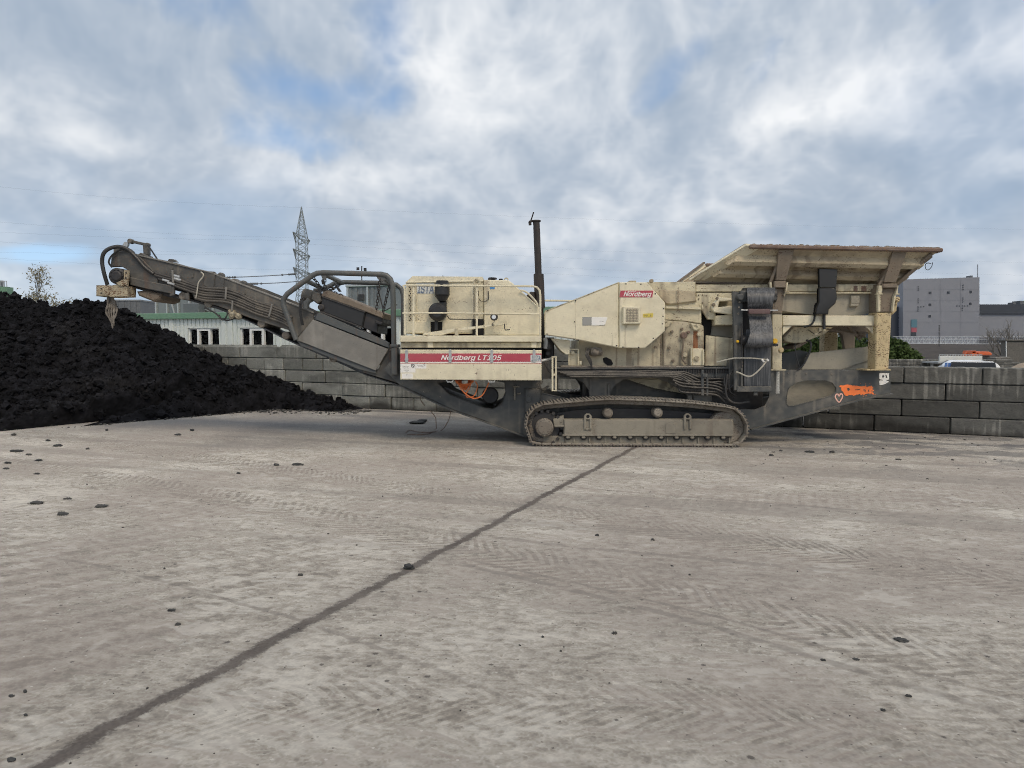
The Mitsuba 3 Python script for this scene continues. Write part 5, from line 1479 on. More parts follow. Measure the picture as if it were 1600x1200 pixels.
part(jb, 'chute', prism([(861, 528.6), (891, 532), (890, 554), (884, 554), (876, 548)], 12.55, .5, (), .008), 'cream')
part(jb, 'lower_ledge', bpx(878, 571.6, 911, 574, 12.55, .2, .006), 'cream_dirty')
part(jb, 'seam', cat(bpx(1036.6, 524, 1037.8, 571, 12.655, .004, 0), bpx(1032, 530, 1033.6, 571, 12.69, .02, 0)), 'hopper_brown', False)
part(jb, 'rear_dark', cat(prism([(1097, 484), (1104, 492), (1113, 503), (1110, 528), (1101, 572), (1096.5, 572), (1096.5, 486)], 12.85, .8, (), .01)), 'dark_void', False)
gd = P('drive_guard', prism([(851.6, 486.6), (899.6, 468.2), (966.6, 441.2), (966.9, 543.5), (899.6, 530.2), (851.6, 523)], 12.38, .30, (), .012), 'cream', label='long cream drive guard tapering to the left')
part(gd, 'end_guard', prism([(968, 441), (1011, 441), (1039, 472.6), (1039, 517.5), (1008.2, 544.2), (968, 543.7)], 12.36, .34, (), .012), 'cream')
part(gd, 'edge', cat(beam(W(851.6, 486.2, 12.38), W(967, 441, 12.38), .02, .012), bpx(899.2, 468.6, 900, 530, 12.377, .005, 0)), 'cream_dirty', False)
part(gd, 'screw', bolts([(856, 485), (855, 521.8), (899.5, 470), (897.8, 502.8), (897, 530.5), (903.5, 531.8), (963.6, 540), (978, 443.5), (1001.5, 444), (1024, 459), (1037, 482), (1036, 494), (1035, 506), (1021, 528.5), (998, 542.8), (973.6, 542.4)], 12.365, 1.15, .012, 8), 'black_paint', False)
part(gd, 'logo_plate', prism([(969.5, 454.2), (1021, 454), (1019.3, 464.4), (967.9, 464.4)], 12.352, .01, (), .001), 'red_print', False, 'red badge with white slanted lettering')
part(gd, 'lettering', text('Nordberg', 973.5, 462.6, 6.7, 12.349, True, 0.3, .003, 43.5), 'white_print', False)
part(gd, 'logo_line', bpx(981, 454.8, 994, 455.5, 12.350, .004, 0), 'white_print', False)
vb = part(gd, 'vent_box', bpx(974, 479, 1001.2, 506.2, 12.25, .11, .012), 'cream')
part(vb, 'rear_lip', bpx(972.2, 479.8, 999.6, 507.6, 12.34, .03, .006), 'cream_dirty')
gz = []
for t in np.linspace(978.5, 997, 9):
    gz.append(bpx(t - .22, 482.4, t + .22, 502.6, 12.243, .006, 0))
for t in np.linspace(482.5, 502.5, 9):
    gz.append(bpx(978, t - .22, 997.4, t + .22, 12.2425, .006, 0))
part(vb, 'grille', cat(*gz), 'hopper_brown', False)
part(vb, 'rust_pad', bpx(976.5, 506.4, 980, 512, 12.356, .003, 0), 'cream_dirty', False)
part(gd, 'warning_label', prism([(1005, 490.4), (1020.5, 489.2), (1020, 495.6), (1005, 496)], 12.353, .006, (), 0), 'yellow_print', False, 'small yellow warning label')
part(gd, 'warning_print', cat(*[bpx(x, 491.6, x + 1.6, 494.4, 12.3515, .003, 0) for x in (1007, 1010, 1016)]), 'hopper_brown', False)
part(gd, 'sticker', bpx(910, 495.4, 924.2, 508.4, 12.372, .006, 0), 'grey_print', False, 'grey square of the side sticker')
part(gd, 'sticker', prism([(924.4, 495.4), (949.2, 495.4), (945, 508.4), (924.4, 508.4)], 12.372, .006, (), 0), 'white_print', False, 'white square of the side sticker')
part(gd, 'sticker_line', cat(bpx(936, 502.6, 944, 503.1, 12.370, .003, 0), bpx(936, 507.6, 945.4, 508.4, 12.370, .003, 0)), 'grey_print', False)
part(gd, 'top_bits', cat(bpx(984, 438.4, 994, 440.9, 12.5, .3, .01), ycyl(1018.5, 438.8, 12.45, .1, 3, 14, .01)), 'hopper_paint')

# --- feeder frame and hopper
fd = P('feeder', cat(prism([(1087, 444.5), (1371, 443.5), (1371, 455.4), (1087, 456)], 12.72, .14, (), .012)), 'cream_dirty', label='cream feeder trough on posts under the hopper')
part(fd, 'trough_side', prism([(1222, 458), (1369, 458), (1369, 484), (1350, 492), (1300, 494), (1262, 491), (1222, 486)], 12.80, .03, (), .004), 'feed_plate')
part(fd, 'belly_dark', prism([(1224, 500), (1368, 500), (1367, 521), (1330, 518), (1240, 515)], 13.2, .8, (), .01), 'hopper_brown')
part(fd, 'trough_body', prism([(1088, 450), (1369, 450), (1369, 484), (1350, 491), (1300, 493), (1262, 490), (1180, 486), (1100, 480)], 12.84, 1.6, (), .004), 'cream_dirty')
part(fd, 'angle_rail', bpx(1228, 456.6, 1368, 458.6, 12.70, .1, .006), 'cream')
part(fd, 'long_beam', prism([(1223, 492.4), (1369, 493), (1369, 509.4), (1223, 508.6)], 12.58, .16, (), .012), 'cream')
part(fd, 'gusset', cat(prism([(1223, 509), (1237.5, 509), (1236, 511), (1223, 523.6)], 12.62, .03, (), .005), prism([(1352.5, 509.8), (1369, 509.8), (1369, 527)], 12.62, .03, (), .005)), 'cream')
for x0, x1, xt0, xt1, mat_, lab_ in ((1206.5, 1222.5, 1206, 1230, 'cream_dirty', 'cream post behind the folded conveyor'), (1367.5, 1391.5, 1368, 1401, 'cream_rusty', 'rust speckled post at the hopper end')):
    pk = part(fd, 'post', bpx(x0, 470, x1, 577.8, 12.52, .26, .016), mat_, True, lab_)
    if x0 > 1300:
        scene[pk] = mikit.ply(cat(prism([(1369.5, 488.4), (1393.6, 488.4), (1388.6, 578), (1367.8, 578)], 12.50, .28, (), .016), prism([(1363.5, 492), (1369, 492), (1367, 578), (1363, 578)], 12.62, .16, (), .01)), 'cream_rusty', smooth=30)
        hd = prism([(1371, 450), (1402, 450), (1397, 470), (1393.8, 488), (1370.4, 488)], 12.49, .29, (), .016)
        cap = [bpx(1379, 443, 1402, 450, 12.40, .36, .015)]
        fl_ = [prism([(1373, 446), (1379, 446), (1378.5, 458), (1376, 460.5), (1376, 487), (1372, 487), (1371, 460)], 12.42, .06, (), .006), prism([(1402.5, 446), (1404, 446), (1403, 458), (1400, 463), (1396.5, 486), (1394.3, 487), (1397, 463), (1400, 458)], 12.42, .06, (), .006), bpx(1370, 458.6, 1380, 460.4, 12.4, .08, .005), bpx(1399, 458.6, 1405.5, 460.4, 12.4, .08, .005)]
    else:
        hd = prism([(1206, 450), (1228, 450), (1224, 470), (1222.4, 490), (1206.6, 490)], 12.49, .29, (), .016)
        cap = [bpx(1210, 439, 1228.5, 449.8, 12.40, .36, .015)]
        fl_ = [prism([(1203, 441), (1206, 441), (1206.3, 452), (1204, 452)], 12.42, .06, (), .006), prism([(1228.8, 441), (1231.6, 441), (1230, 452), (1226, 463), (1225, 463), (1227.6, 452)], 12.42, .06, (), .006), bpx(1228, 455.8, 1234, 457.4, 12.4, .08, .005)]
    part(pk, 'head', hd, 'hopper_brown')
    part(pk, 'cap', cat(*cap), 'hopper_brown')
    part(pk, 'flange', cat(*fl_), 'cream_dirty')
    part(pk, 'foot_plate', bpx(x0 - 13 if x0 > 1300 else x0 - 3, 577.0, x1 + (0.5 if x0 > 1300 else 6), 579.0, 12.46, .4, .004), mat_)
    far_x = (W(x0, 500, 12.52)[0], W(x1, 500, 12.52)[0])
    part(fd, 'far_post', box([far_x[0], 2 * YC - 12.78, W(0, 578, 12.6)[2]], [far_x[1], 2 * YC - 12.52, W(0, 445, 12.6)[2]], .016), mat_)
part(fd, 'corrosion', cat(bpx(1396, 465, 1406, 472, 12.44, .1, .02), prism([(1395, 474), (1403, 470), (1401, 486), (1394, 492)], 12.55, .1, (), .01)), 'cream_rusty')
part(fd, 'pivot', cat(ycyl(1403, 467.5, 12.42, .12, 4, 16, .01), ycyl(1221, 547, 12.5, .1, 4.2, 16, .01)), 'cream_rusty')
part(fd, 'lower_skip', prism([(1222.5, 527), (1240, 510), (1302, 511), (1290, 521), (1256, 535), (1242, 536.5), (1227, 533)], 12.95, 1.1, (), .012), 'cream_dirty')
part(fd, 'skip_lip', cat(prism([(1240, 541), (1262, 530), (1262, 535), (1250, 543), (1240, 546)], 13.0, .5, (), .01), beam(W(1240, 509.5, 12.93), W(1225, 526, 12.93), .04, .03)), 'hopper_brown')
part(fd, 'side_flap', prism([(1252, 577.6), (1264, 551.5), (1310, 546.6), (1363, 541), (1363, 577.6)], 13.05, .05, (), .006), 'feed_plate', True, 'dusty grey sloping plate behind the posts')
part(fd, 'flap_seam', beam(W(1316, 577, 13.03), W(1363, 561.5, 13.03), .012, .018), 'track_frame_paint', False)
part(fd, 'side_flap', prism([(1218, 577.6), (1222, 552), (1250, 547), (1266, 551), (1254, 577.6)], 13.25, .05, (), .006), 'chassis_paint')
part(fd, 'oval_backplate', bpx(1218, 583, 1312, 640, 13.35, .04, 0), 'feed_plate')
part(fd, 'rear_strut', cat(prism([(1296, 503), (1352, 503), (1336, 526), (1336, 546), (1320, 546), (1316, 524)], 14.2, .1, (), .01), beam(W(1292, 514, 12.9), W(1340, 524, 12.9), .025, .025), beam(W(1325, 511, 13.0), W(1345, 530, 13.0), .06, .05, .01), bpx(1342, 518, 1354, 527, 12.95, .12, .02)), 'hopper_brown', False)
part(fd, 'hose', cat(ptube([(1280, 473, 12.72), (1274, 476, 12.68), (1273, 488, 12.6), (1272, 500, 12.56), (1266, 508, 12.56), (1256, 511, 12.6)], 12.6, .017, 8, 6), ptube([(1260, 531, 12.8), (1267, 536, 12.75), (1265, 550, 12.74), (1255, 570, 12.74), (1246, 578, 12.76)], 12.7, .018, 8, 6), ptube([(1242, 536, 12.86), (1244, 556, 12.8), (1250, 575, 12.76)], 12.8, .010, 7, 6), ptube([(1290, 512, 12.7), (1276, 522, 12.8), (1262, 515, 12.85)], 12.8, .008, 6, 5)), 'black_rubber')
part(fd, 'small_tap', cat(bpx(1280, 512, 1284, 518, 12.58, .08, .008), bpx(1286, 513.6, 1290, 517, 12.58, .08, .008), bpx(1273, 521, 1281, 523, 12.6, .04, .004)), 'cream_dirty')
# box and stains on the trough
part(fd, 'sensor_box', cat(bpx(1330, 461.6, 1343.6, 474, 12.74, .07, .008), bpx(1329.4, 474.3, 1342, 478.4, 12.72, .08, .008)), 'feed_plate')
part(fd, 'beam_tag', cat(bpx(1334, 446.6, 1340, 455, 12.713, .006, .001), bpx(1346, 447, 1354, 455, 12.713, .006, .001)), 'rust', False)
# rubber sleeve of the hydraulic ram
part(fd, 'ram_sleeve', cat(prism([(1280, 419.6), (1309, 420.6), (1307, 449.5), (1280.4, 449.2)], 12.46, .06, (), .01), prism([(1280.4, 449.8), (1307, 449.9), (1308.6, 466), (1306, 474), (1296, 483), (1294.4, 491.4), (1273.6, 491.2), (1276, 482), (1280, 472)], 12.44, .10, (), .02)), 'black_rubber', True, 'black rubber sleeve over the hopper ram')
part(fd, 'ram_rod', cyl(W(1287.5, 490, 12.55), W(1287.5, 514.5, 12.55), .026, 14), 'black_paint')

# hopper: flared sheet walls, leaning outwards
YR, YB_ = 12.28, 12.86                       # depth of near rim, depth of near bottom edge
hp = thing_key = 'mobile_crusher__hopper'


def sheet(pts, th, nrm_up=None):
    """Thick sheet through planar 3D points (fan)."""
    p = np.array(pts, float)
    n = np.cross(p[1] - p[0], p[2] - p[0])
    n /= np.linalg.norm(n)
    k = len(p)
    v = np.vstack([p, p + n * th])
    f = [[0, i + 1, i] for i in range(1, k - 1)] + [[k, k + i, k + i + 1] for i in range(1, k - 1)]
    for i in range(k):
        j = (i + 1) % k
        f += [[i, j, k + j], [i, k + j, k + i]]
    m = TM(v, f)
    m.fix_normals()
    return m


mir = lambda q: np.array([q[0], 2 * YC - q[1], q[2]])
A_, B_ = W(1171, 385.5, YR), W(1467, 391.5, YR)
C_, D_ = W(1396, 447, YB_), W(1084, 439.5, YB_)
E_ = W(1080, 437.5, YB_)
P('hopper', cat(sheet([A_, B_, C_, D_], .02), sheet([mir(A_), mir(B_), mir(C_), mir(D_)], .02)), 'hopper_paint', False, 'flared cream hopper walls with dirty underside')
part(hp, 'end_wall', sheet([B_, mir(B_), mir(C_), C_], .02), 'hopper_paint', False)
part(hp, 'floor', sheet([D_, mir(D_), mir(C_), C_], .03), 'hopper_brown', False)
part(hp, 'front_edge', cat(sheet([A_ + [-.06, -.02, .02], A_ + [.20, -.02, -.01], W(1101, 437.6, YB_ - .04), W(1077.5, 437.6, YB_ - .04)], .05), sheet([mir(A_ + [-.06, 0, .02]), mir(A_ + [.04, 0, .0]), mir(W(1086, 437.6, YB_)), mir(W(1077.5, 437.6, YB_))], .05)), 'cream', False)
part(hp, 'inner_lip', cat(beam(A_ + [-.05, .05, .04], W(1079, 436.5, YB_ + .06), .05, .03), beam(mir(A_ + [-.05, .05, .04]), mir(W(1079, 436.5, YB_ + .06)), .05, .03)), 'hopper_brown', False)
rimpts = [A_ + [-.01, 0, .0], B_ + [.03, 0, 0]]
part(hp, 'rim', cat(beam(rimpts[0] + [0, -.02, .0], rimpts[1] + [0, -.02, 0], .12, .065, .015), beam(mir(rimpts[0]), mir(rimpts[1]), .12, .065, .015), beam(rimpts[1] + [-.03, .06, 0], mir(rimpts[1]) + [-.03, -.06, 0], .10, .062, .015)), 'rust', False, 'rusty brown hopper rim')


def on_wall(fx, fz, lift=0.0):
    """Point of the near hopper wall: fx along, fz from rim (0) to bottom (1), lifted outwards."""
    top, bot = A_ + (B_ - A_) * fx, D_ + (C_ - D_) * fx
    nrm = np.cross(B_ - A_, D_ - A_)
    nrm /= np.linalg.norm(nrm)
    if nrm[1] > 0:
        nrm = -nrm
    return top + (bot - top) * fz + nrm * lift


for fz, x0, x1, hgt in ((0.335, 0.0, 0.98, .115), (0.70, 0.03, .99, .095)):
    rb = []
    for s_ in (0, 1):
        secs = []
        for fx in (x0, x1):
            q = [on_wall(fx, fz - .115 if fz < .5 else fz - .09, 0), on_wall(fx, fz - .05, hgt), on_wall(fx, fz + .06, hgt), on_wall(fx, fz + .115 if fz < .5 else fz + .09, 0)]
            secs.append([mir(t) if s_ else t for t in q])
        rb.append(trimesh.convex.convex_hull(np.array(secs).reshape(-1, 3)))
    part(hp, 'stiffener', cat(*rb), 'hopper_paint', False)


def bracket(xt0, xt1, xb0, xb1, yb):
    a, b = W(xt0, 390.5, YR + .0), W(xt1, 390.5, YR)
    c, d = W(xb1, yb, 12.42), W(xb0, yb, 12.42)
    k = np.array([0, .14, 0])
    return trimesh.convex.convex_hull(np.array([a, b, c, d, a + k * 2, b + k * 2, c + k * 2, d + k * 2]))


for (a, b, c, d, yb) in ((1217, 1241, 1213, 1228, 438), (1396, 1418, 1381, 1400, 441)):
    part(hp, 'bracket', bracket(a, b, c, d, yb), 'hopper_brown', False)
part(hp, 'knee', cat(beam(W(1217, 410, 12.42), W(1203, 443, 12.5), .05, .05, .008), beam(W(1396, 412, 12.42), W(1373, 446, 12.5), .06, .05, .008), beam(B_ + [-.1, .03, -.05], W(1400, 446, 12.62), .08, .05, .01)), 'hopper_brown', False)
part(hp, 'corner_stay', beam(W(1455, 399, 12.35), W(1404, 440, 12.7), .06, .07, .01), 'hopper_brown', False)
part(hp, 'wire_loop', ptube([(1457, 410, 12.4), (1456, 416, 12.38), (1451, 421.5, 12.38), (1446.5, 420, 12.4), (1446, 413, 12.45), (1450, 411, 12.42), (1455, 412, 12.4)], 12.4, .006, 6, 5), 'black_rubber')
part(hp, 'rim_bolt', cat(ycyl(1222, 385.5, YR - .07, .05, 2, 8), ycyl(1398, 389.6, YR - .07, .05, 2, 8)), 'black_paint')
dirt_ = []
r_ = np.random.RandomState(5)
for i in range(260):
    f_ = r_.rand() ** 0.6
    q = A_ + (B_ - A_) * f_ + [0, .0 + .06 * (r_.rand() - .5), .036]
    dirt_.append(rock(q, .012 + .028 * r_.rand() ** 2, .6, 0, i))
part(hp, 'rim_dirt', cat(*dirt_), 'hopper_brown', 60, None, 'stuff')

# plates and arms between jaw and feeder
mp = P('toggle_plates', cat(prism([(1088, 457.5), (1144, 457.5), (1144, 467), (1126, 470), (1118, 486), (1119, 500), (1106, 499), (1088, 472)], 12.70, .06, (), .008)), 'cream_dirty')
part(mp, 'bolt', bolts([(1092, 461), (1098, 461), (1092, 467), (1098, 473), (1104, 479), (1110, 487), (1104, 462), (1122, 461)], 12.70, 1.1, .02, 8), 'hopper_brown', False)
part(mp, 'arm', cat(prism([(1114, 474), (1124, 464), (1144, 466), (1144, 470), (1124, 471), (1122, 480), (1144, 478), (1144, 492), (1116, 488), (1112.5, 482)], 12.58, .08, (), .012)), 'cream')
part(mp, 'pivot', cat(ycyl(1115.5, 476, 12.54, .06, 2.6, 14, .008), ycyl(1121, 466, 12.54, .06, 2, 12, .006)), 'hopper_brown')
part(mp, 'box_beam', prism([(1118, 493), (1146, 491), (1146, 508), (1118, 508)], 12.62, .3, (), .012), 'cream_dirty')
part(mp, 'cheek', prism([(1103.6, 524), (1145, 528.4), (1145, 572), (1101.6, 572)], 12.64, .05, (), .008), 'cream_dirty')
part(mp, 'added_gap_fill', bpx(1098, 474, 1148, 512, 13.0, .3, .01), 'black_paint')  # added dark plate, blocks the bright sliver of sky under the arm
part(mp, 'dark_chute', prism([(1106, 520), (1114, 508), (1146, 508.6), (1146, 528), (1104, 523.6)], 12.9, .3, (), .01), 'feed_plate')

# --- folded side conveyor
sd = P('side_conveyor', cat(prism([(1144.6, 455), (1160.4, 457), (1161, 520), (1161, 608), (1152, 608), (1147, 520)], 12.28, .07, (), .008), bpx(1147.5, 508, 1152.5, 610, 12.24, .05, .006), bpx(1200, 455, 1205, 600, 12.42, .05, .006)), 'chassis_paint', label='folded side conveyor with slack black belt')


def belt_band(x0, x1, profile, th=.012):
    """Belt strip: profile is a list of (py, Y); x0, x1 give its pixel edges at each station."""
    pts = spline([[p[0], p[1]] for p in profile], 7)
    ya = np.linspace(0, 1, len(pts))
    xa, xb = np.interp(ya, np.linspace(0, 1, len(x0)), x0), np.interp(ya, np.linspace(0, 1, len(x1)), x1)
    L_, R_ = np.array([W(a, p[0], p[1]) for a, p in zip(xa, pts)]), np.array([W(b, p[0], p[1]) for b, p in zip(xb, pts)])
    t = np.gradient((L_ + R_) / 2, axis=0)
    n = np.cross(t, R_ - L_)
    n /= np.linalg.norm(n, axis=1, keepdims=True) + 1e-9
    nn = len(pts)
    v = np.vstack([L_, R_, L_ + n * th, R_ + n * th])
    f = []
    for i in range(nn - 1):
        for a, b in ((0, nn), (3 * nn, 2 * nn), (2 * nn, 0), (nn, 3 * nn)):
            f += [[a + i, b + i, b + i + 1], [a + i, b + i + 1, a + i + 1]]
    f += [[0, nn, 3 * nn], [0, 3 * nn, 2 * nn], [nn - 1, 2 * nn - 1, 4 * nn - 1], [nn - 1, 4 * nn - 1, 3 * nn - 1]]
    m = TM(v, f)
    m.fix_normals()
    return m


part(sd, 'belt', belt_band([1170, 1168, 1167, 1168, 1168], [1208, 1210, 1211, 1208, 1205], [(458, 12.55), (452, 12.4), (451, 12.2), (461, 12.08), (475, 12.09), (492, 12.27)]), 'belt_rubber', 50)
part(sd, 'belt', belt_band([1168, 1170, 1172, 1165, 1164, 1166], [1203, 1204, 1208, 1207, 1207, 1205], [(484, 12.3), (492, 12.22), (506, 12.12), (524, 11.98), (537, 11.97), (542, 12.12), (535, 12.27), (515, 12.33)]), 'belt_rubber', 50)
part(sd, 'belt', belt_band([1162, 1162, 1162], [1204, 1204, 1204], [(520, 12.36), (560, 12.33), (600, 12.33), (606, 12.36)]), 'belt_rubber', 50)
part(sd, 'drum', cat(cyl(W(1160, 462, 12.33), W(1211, 462, 12.33), .13, 26, .01), cyl(W(1158, 532, 12.24), W(1168, 532, 12.24), .085, 22, .01)), 'black_paint')
part(sd, 'bearing', cat(bpx(1158, 454, 1168, 472, 12.2, .12, .02), ycyl(1158, 464, 12.16, .12, 5, 16, .01), ycyl(1211, 466, 12.2, .1, 3.4, 14, .01)), 'chassis_paint')
part(sd, 'clamp_bar', cat(bpx(1170, 482.6, 1204, 490.6, 12.06, .05, .008)), pr(painted((0.12, 0.075, 0.075), (0.2, 0.17, 0.15), (0.08, 0.05, 0.04), 0.6, 0.5), 0.6), True, 'reddish clamp bar across the belt')
part(sd, 'clamp_rod', cat(cyl(W(1158, 484.5, 12.1), W(1172, 485, 12.1), .012, 8), cyl(W(1203, 485, 12.1), W(1215, 485, 12.14), .012, 8)), 'galvanised')
part(sd, 'foot_bar', cat(bpx(1152, 604, 1206, 612.4, 12.22, .08, .008), bpx(1158, 576, 1160.6, 604, 12.22, .06, .005), bpx(1178, 612.6, 1184, 618, 12.25, .05, .006)), 'chassis_paint')
part(sd, 'lamp', cat(ycyl(1153, 533.4, 12.21, .04, 2.2, 14, .005), ycyl(1211.5, 533, 12.3, .06, 4, 16, .008)), 'amber')
part(sd, 'lamp_bracket', cat(bpx(1204, 537, 1216, 541, 12.34, .05, .006), cyl(W(1158.5, 505, 12.2), W(1158.5, 575, 12.2), .012, 8)), 'black_paint')
part(sd, 'side_bolt', bolts([(1211, 474), (1211.5, 478), (1156, 472), (1155, 480), (1154, 490), (1160, 566), (1160, 572)], 12.24, 1.3, .03, 8), 'track_steel', False)
part(sd, 'added_back_plate', bpx(1146, 462, 1206, 576, 12.60, .03, .006), 'black_paint')  # added dark plate, keeps daylight from showing between frame and belt
part(sd, 'base', cat(bpx(1140, 560, 1165, 607, 12.46, .2, .01), bpx(1204, 579, 1209, 612, 12.5, .2, .006)), 'chassis_paint')
st_ = P('strap', cat(ptube([(1120, 566, 12.25), (1140, 561, 12.2), (1152, 559.6, 12.18), (1180, 560, 12.14), (1198, 562, 12.17)], 12.2, .012, 6, 6), ptube([(1199, 562, 12.16), (1190, 574, 12.12), (1177, 586, 12.12), (1168, 588, 12.14), (1156, 583, 12.18), (1150, 581, 12.2)], 12.2, .013, 6, 6)), 'strap_webbing', label='pale strap tied round the side conveyor')
part('mobile_crusher__strap', 'knot', cat(beam(W(1190, 561, 12.12), W(1194, 566, 12.12), .03, .03, .008), beam(W(1198, 561, 12.13), W(1201, 564, 12.13), .02, .03, .005)), 'white_print', False)

# markings on the chassis
mk = 'mobile_crusher__chassis'
r_ = np.random.RandomState(8)
top_e = [(1312 + 2.5 * i, 601.0 + 0.16 * i + 2.4 * (r_.rand() - .5)) for i in range(21)]
bot_e = [(1364 - 2.35 * i, 615.2 + (0.16 * i if i < 20 else 2.0) + 2.6 * (r_.rand() - .5)) for i in range(20)]
spray = Polygon(XZ(top_e + [(1364, 606), (1362.4, 608), (1366, 610), (1363, 612), (1366, 616)] + bot_e + [(1317.5, 612.5), (1314, 609), (1314.5, 606), (1311.6, 604)], YP), [XZ(h, YP) for h in ([(1323.5, 606.6), (1326.5, 606), (1328, 609), (1326, 611), (1323.6, 609.6)], [(1336, 608.2), (1343.5, 608), (1343.6, 609.4), (1336.4, 609.6)], [(1348.6, 608.6), (1352, 608.4), (1352.4, 612.8), (1351, 612.9), (1350.6, 610), (1348.6, 610)], [(1356, 608.4), (1357, 608.4), (1358, 612.4), (1356.8, 612.6)], [(1361.4, 610.6), (1362.6, 610), (1363.2, 613), (1361.8, 613.4)])]).buffer(0)
fleck = []
for i in range(46):
    fx, fy = 1311 + 58 * r_.rand(), 598.5 + 21 * r_.rand()
    fr = .25 + .45 * r_.rand()
    fleck.append(bpx(fx - fr, fy - fr * .8, fx + fr, fy + fr * .8, YP - .003, .005, 0))
part(mk, 'spray_fleck', cat(*fleck), 'orange_spray', False, None, 'stuff')
spray = max(getattr(spray, 'geoms', [spray]), key=lambda g: g.area)
part(mk, 'spray_paint', slab(spray, YP - .004, .006, 0), 'orange_spray', False, 'orange sprayed patch over painted characters')
heart = [(1311, 628.5), (1306.6, 623.5), (1305.2, 619.6), (1306.4, 616.4), (1309, 616), (1311, 618.8), (1313.6, 615.4), (1316, 616.4), (1316.4, 620), (1314.4, 624.6)]
hpts = np.array([W(x, y, YP - .003) for x, y in heart])
hd_ = []
for i in range(len(hpts)):
    a, b, c, d = hpts[i - 1], hpts[i], hpts[(i + 1) % len(hpts)], hpts[(i + 2) % len(hpts)]
    for t in np.linspace(0, 1, 5, endpoint=False):
        hd_.append(0.5 * (2 * b + (c - a) * t + (2 * a - 5 * b + 4 * c - d) * t * t + (3 * b - a - 3 * c + d) * t ** 3))
hd_ = np.array(hd_)
hm_ = tube(hd_, .011, 8, 0, True)
vv = np.array(hm_.vertices)
vv[:, 1] = YP - .002 + (vv[:, 1] - YP + .003) * .25
part(mk, 'spray_heart', TM(vv, hm_.faces), 'pink_spray', True, 'small pale sprayed heart outline')
stk = Polygon(XZ([(1373.6, 583), (1389, 583.2), (1389, 592.5), (1384, 594.5), (1389.2, 596), (1384, 599.5), (1378, 601.6), (1374.2, 601.2), (1373.8, 595), (1380, 594), (1374, 592)], YP), [XZ(h, YP) for h in ([(1378, 587), (1381, 586), (1381.6, 589.6), (1378.6, 590.6)], [(1383, 585.6), (1385, 585.4), (1386.6, 590), (1384.4, 591)])]).buffer(0)
part(mk, 'torn_sticker', slab(stk, YP - .003, .005, 0), 'white_print', False, 'torn white sticker on the end of the chassis')
part(mk, 'vertical_plate', cat(prism([(1213, 580), (1218.6, 580), (1218.6, 615), (1212, 615)], YP - .004, .006, (), 0)), 'grey_print', False)
vt = []
for i in range(13):
    vt.append(bpx(1214.6, 581.5 + 2.5 * i, 1217 + .6 * (i % 2), 583 + 2.5 * i, YP - .006, .004, 0))
part(mk, 'vertical_lettering', cat(*vt), 'pale_print', False, None, 'stuff')

# --- main conveyor
YV = 13.08
cv = P('main_conveyor', prism([(335, 428.2), (346, 433), (384, 445.3), (430, 463.6), (450, 472), (490, 488.2), (490, 500), (463, 529), (450, 515.5), (412, 504), (374, 491), (340, 478), (304, 468), (297, 452), (306, 440)], YV, .05, (), .008), 'conveyor_paint', label='raised main conveyor with dusty grey side beams')


def far_copy(m):
    v = np.array(m.vertices)
    v[:, 1] = 2 * YC - v[:, 1]
    return TM(v, m.faces[:, ::-1])


part(cv, 'far_beam', cat(far_copy(prism([(335, 428.2), (384, 445.3), (450, 472), (607, 546), (590, 578), (463, 529), (374, 491), (304, 468), (297, 452)], YV, .05, (), .008)), far_copy(prism([(176, 396), (216, 399), (335, 430), (335, 462), (300, 463), (202, 440), (176, 420)], YV, .05, (), .008))), 'conveyor_paint')
part(cv, 'head_plate', prism([(172.6, 417), (173.5, 404), (176, 398), (184, 393), (198, 391.4), (214, 397), (226, 409), (240, 424), (246, 432), (246, 444), (204, 434), (201, 423), (190, 416.4)], YV - .03, .06, (), .008), 'conveyor_paint')
part(cv, 'head_beam', prism([(216, 398.6), (268, 408.8), (318, 423.2), (335, 424.4), (340, 436), (333, 452), (310, 458), (284, 452), (247, 443), (244, 430), (232, 415)], YV, .05, (), .008), 'conveyor_paint')
part(cv, 'head_flange', cat(beam(W(214, 398, YV + .05), W(320, 423.4, YV + .05), .16, .02), beam(W(320, 423.4, YV + .05), W(336, 427.4, YV + .05), .16, .02), beam(W(336, 428, YV + .05), W(450, 472, YV + .05), .14, .02), beam(W(450, 472, YV + .05), W(492, 489, YV + .05), .14, .02)), 'skirt_dusty', False)
part(cv, 'lower_channel', prism([(203, 433), (230, 439), (268, 446.4), (267.6, 459), (230, 451.5), (203, 445)], YV - .06, .10, (), .01), 'conveyor_paint')
part(cv, 'joint_plate', cat(prism([(319, 424.6), (333, 424.8), (336, 430), (333, 452), (318, 446)], YV - .02, .03, (), .006), prism([(338, 429), (346, 431), (350, 436), (349, 452), (336, 450)], YV - .015, .03, (), .006)), 'conveyor_paint')
part(cv, 'knuckle', cat(ycyl(344, 431, YV - .02, .1, 5.4, 20, .02), ycyl(379, 443, YV + .1, .12, 5, 18, .02), prism([(352, 437), (366, 435), (372, 440), (366, 445)], YV + .15, .2, (), .02), prism([(262, 407.5), (264, 404.6), (271, 405), (276, 410)], YV + .1, .1, (), .02), prism([(214, 398), (219, 394.6), (230, 399), (232, 403)], YV + .1, .2, (), .015)), 'conveyor_paint')
part(cv, 'belt', cat(belt_band([0, 0], [1, 1], [(0, 1), (1, 1)]) if False else sheet([W(180, 414, YV + .1), W(492, 497, YV + .1), W(492, 497, YV + .1) * [1, 0, 1] + [0, 2 * YC - YV - .1, 0], W(180, 414, YV + .1) * [1, 0, 1] + [0, 2 * YC - YV - .1, 0]], .015)), 'belt_rubber', False)
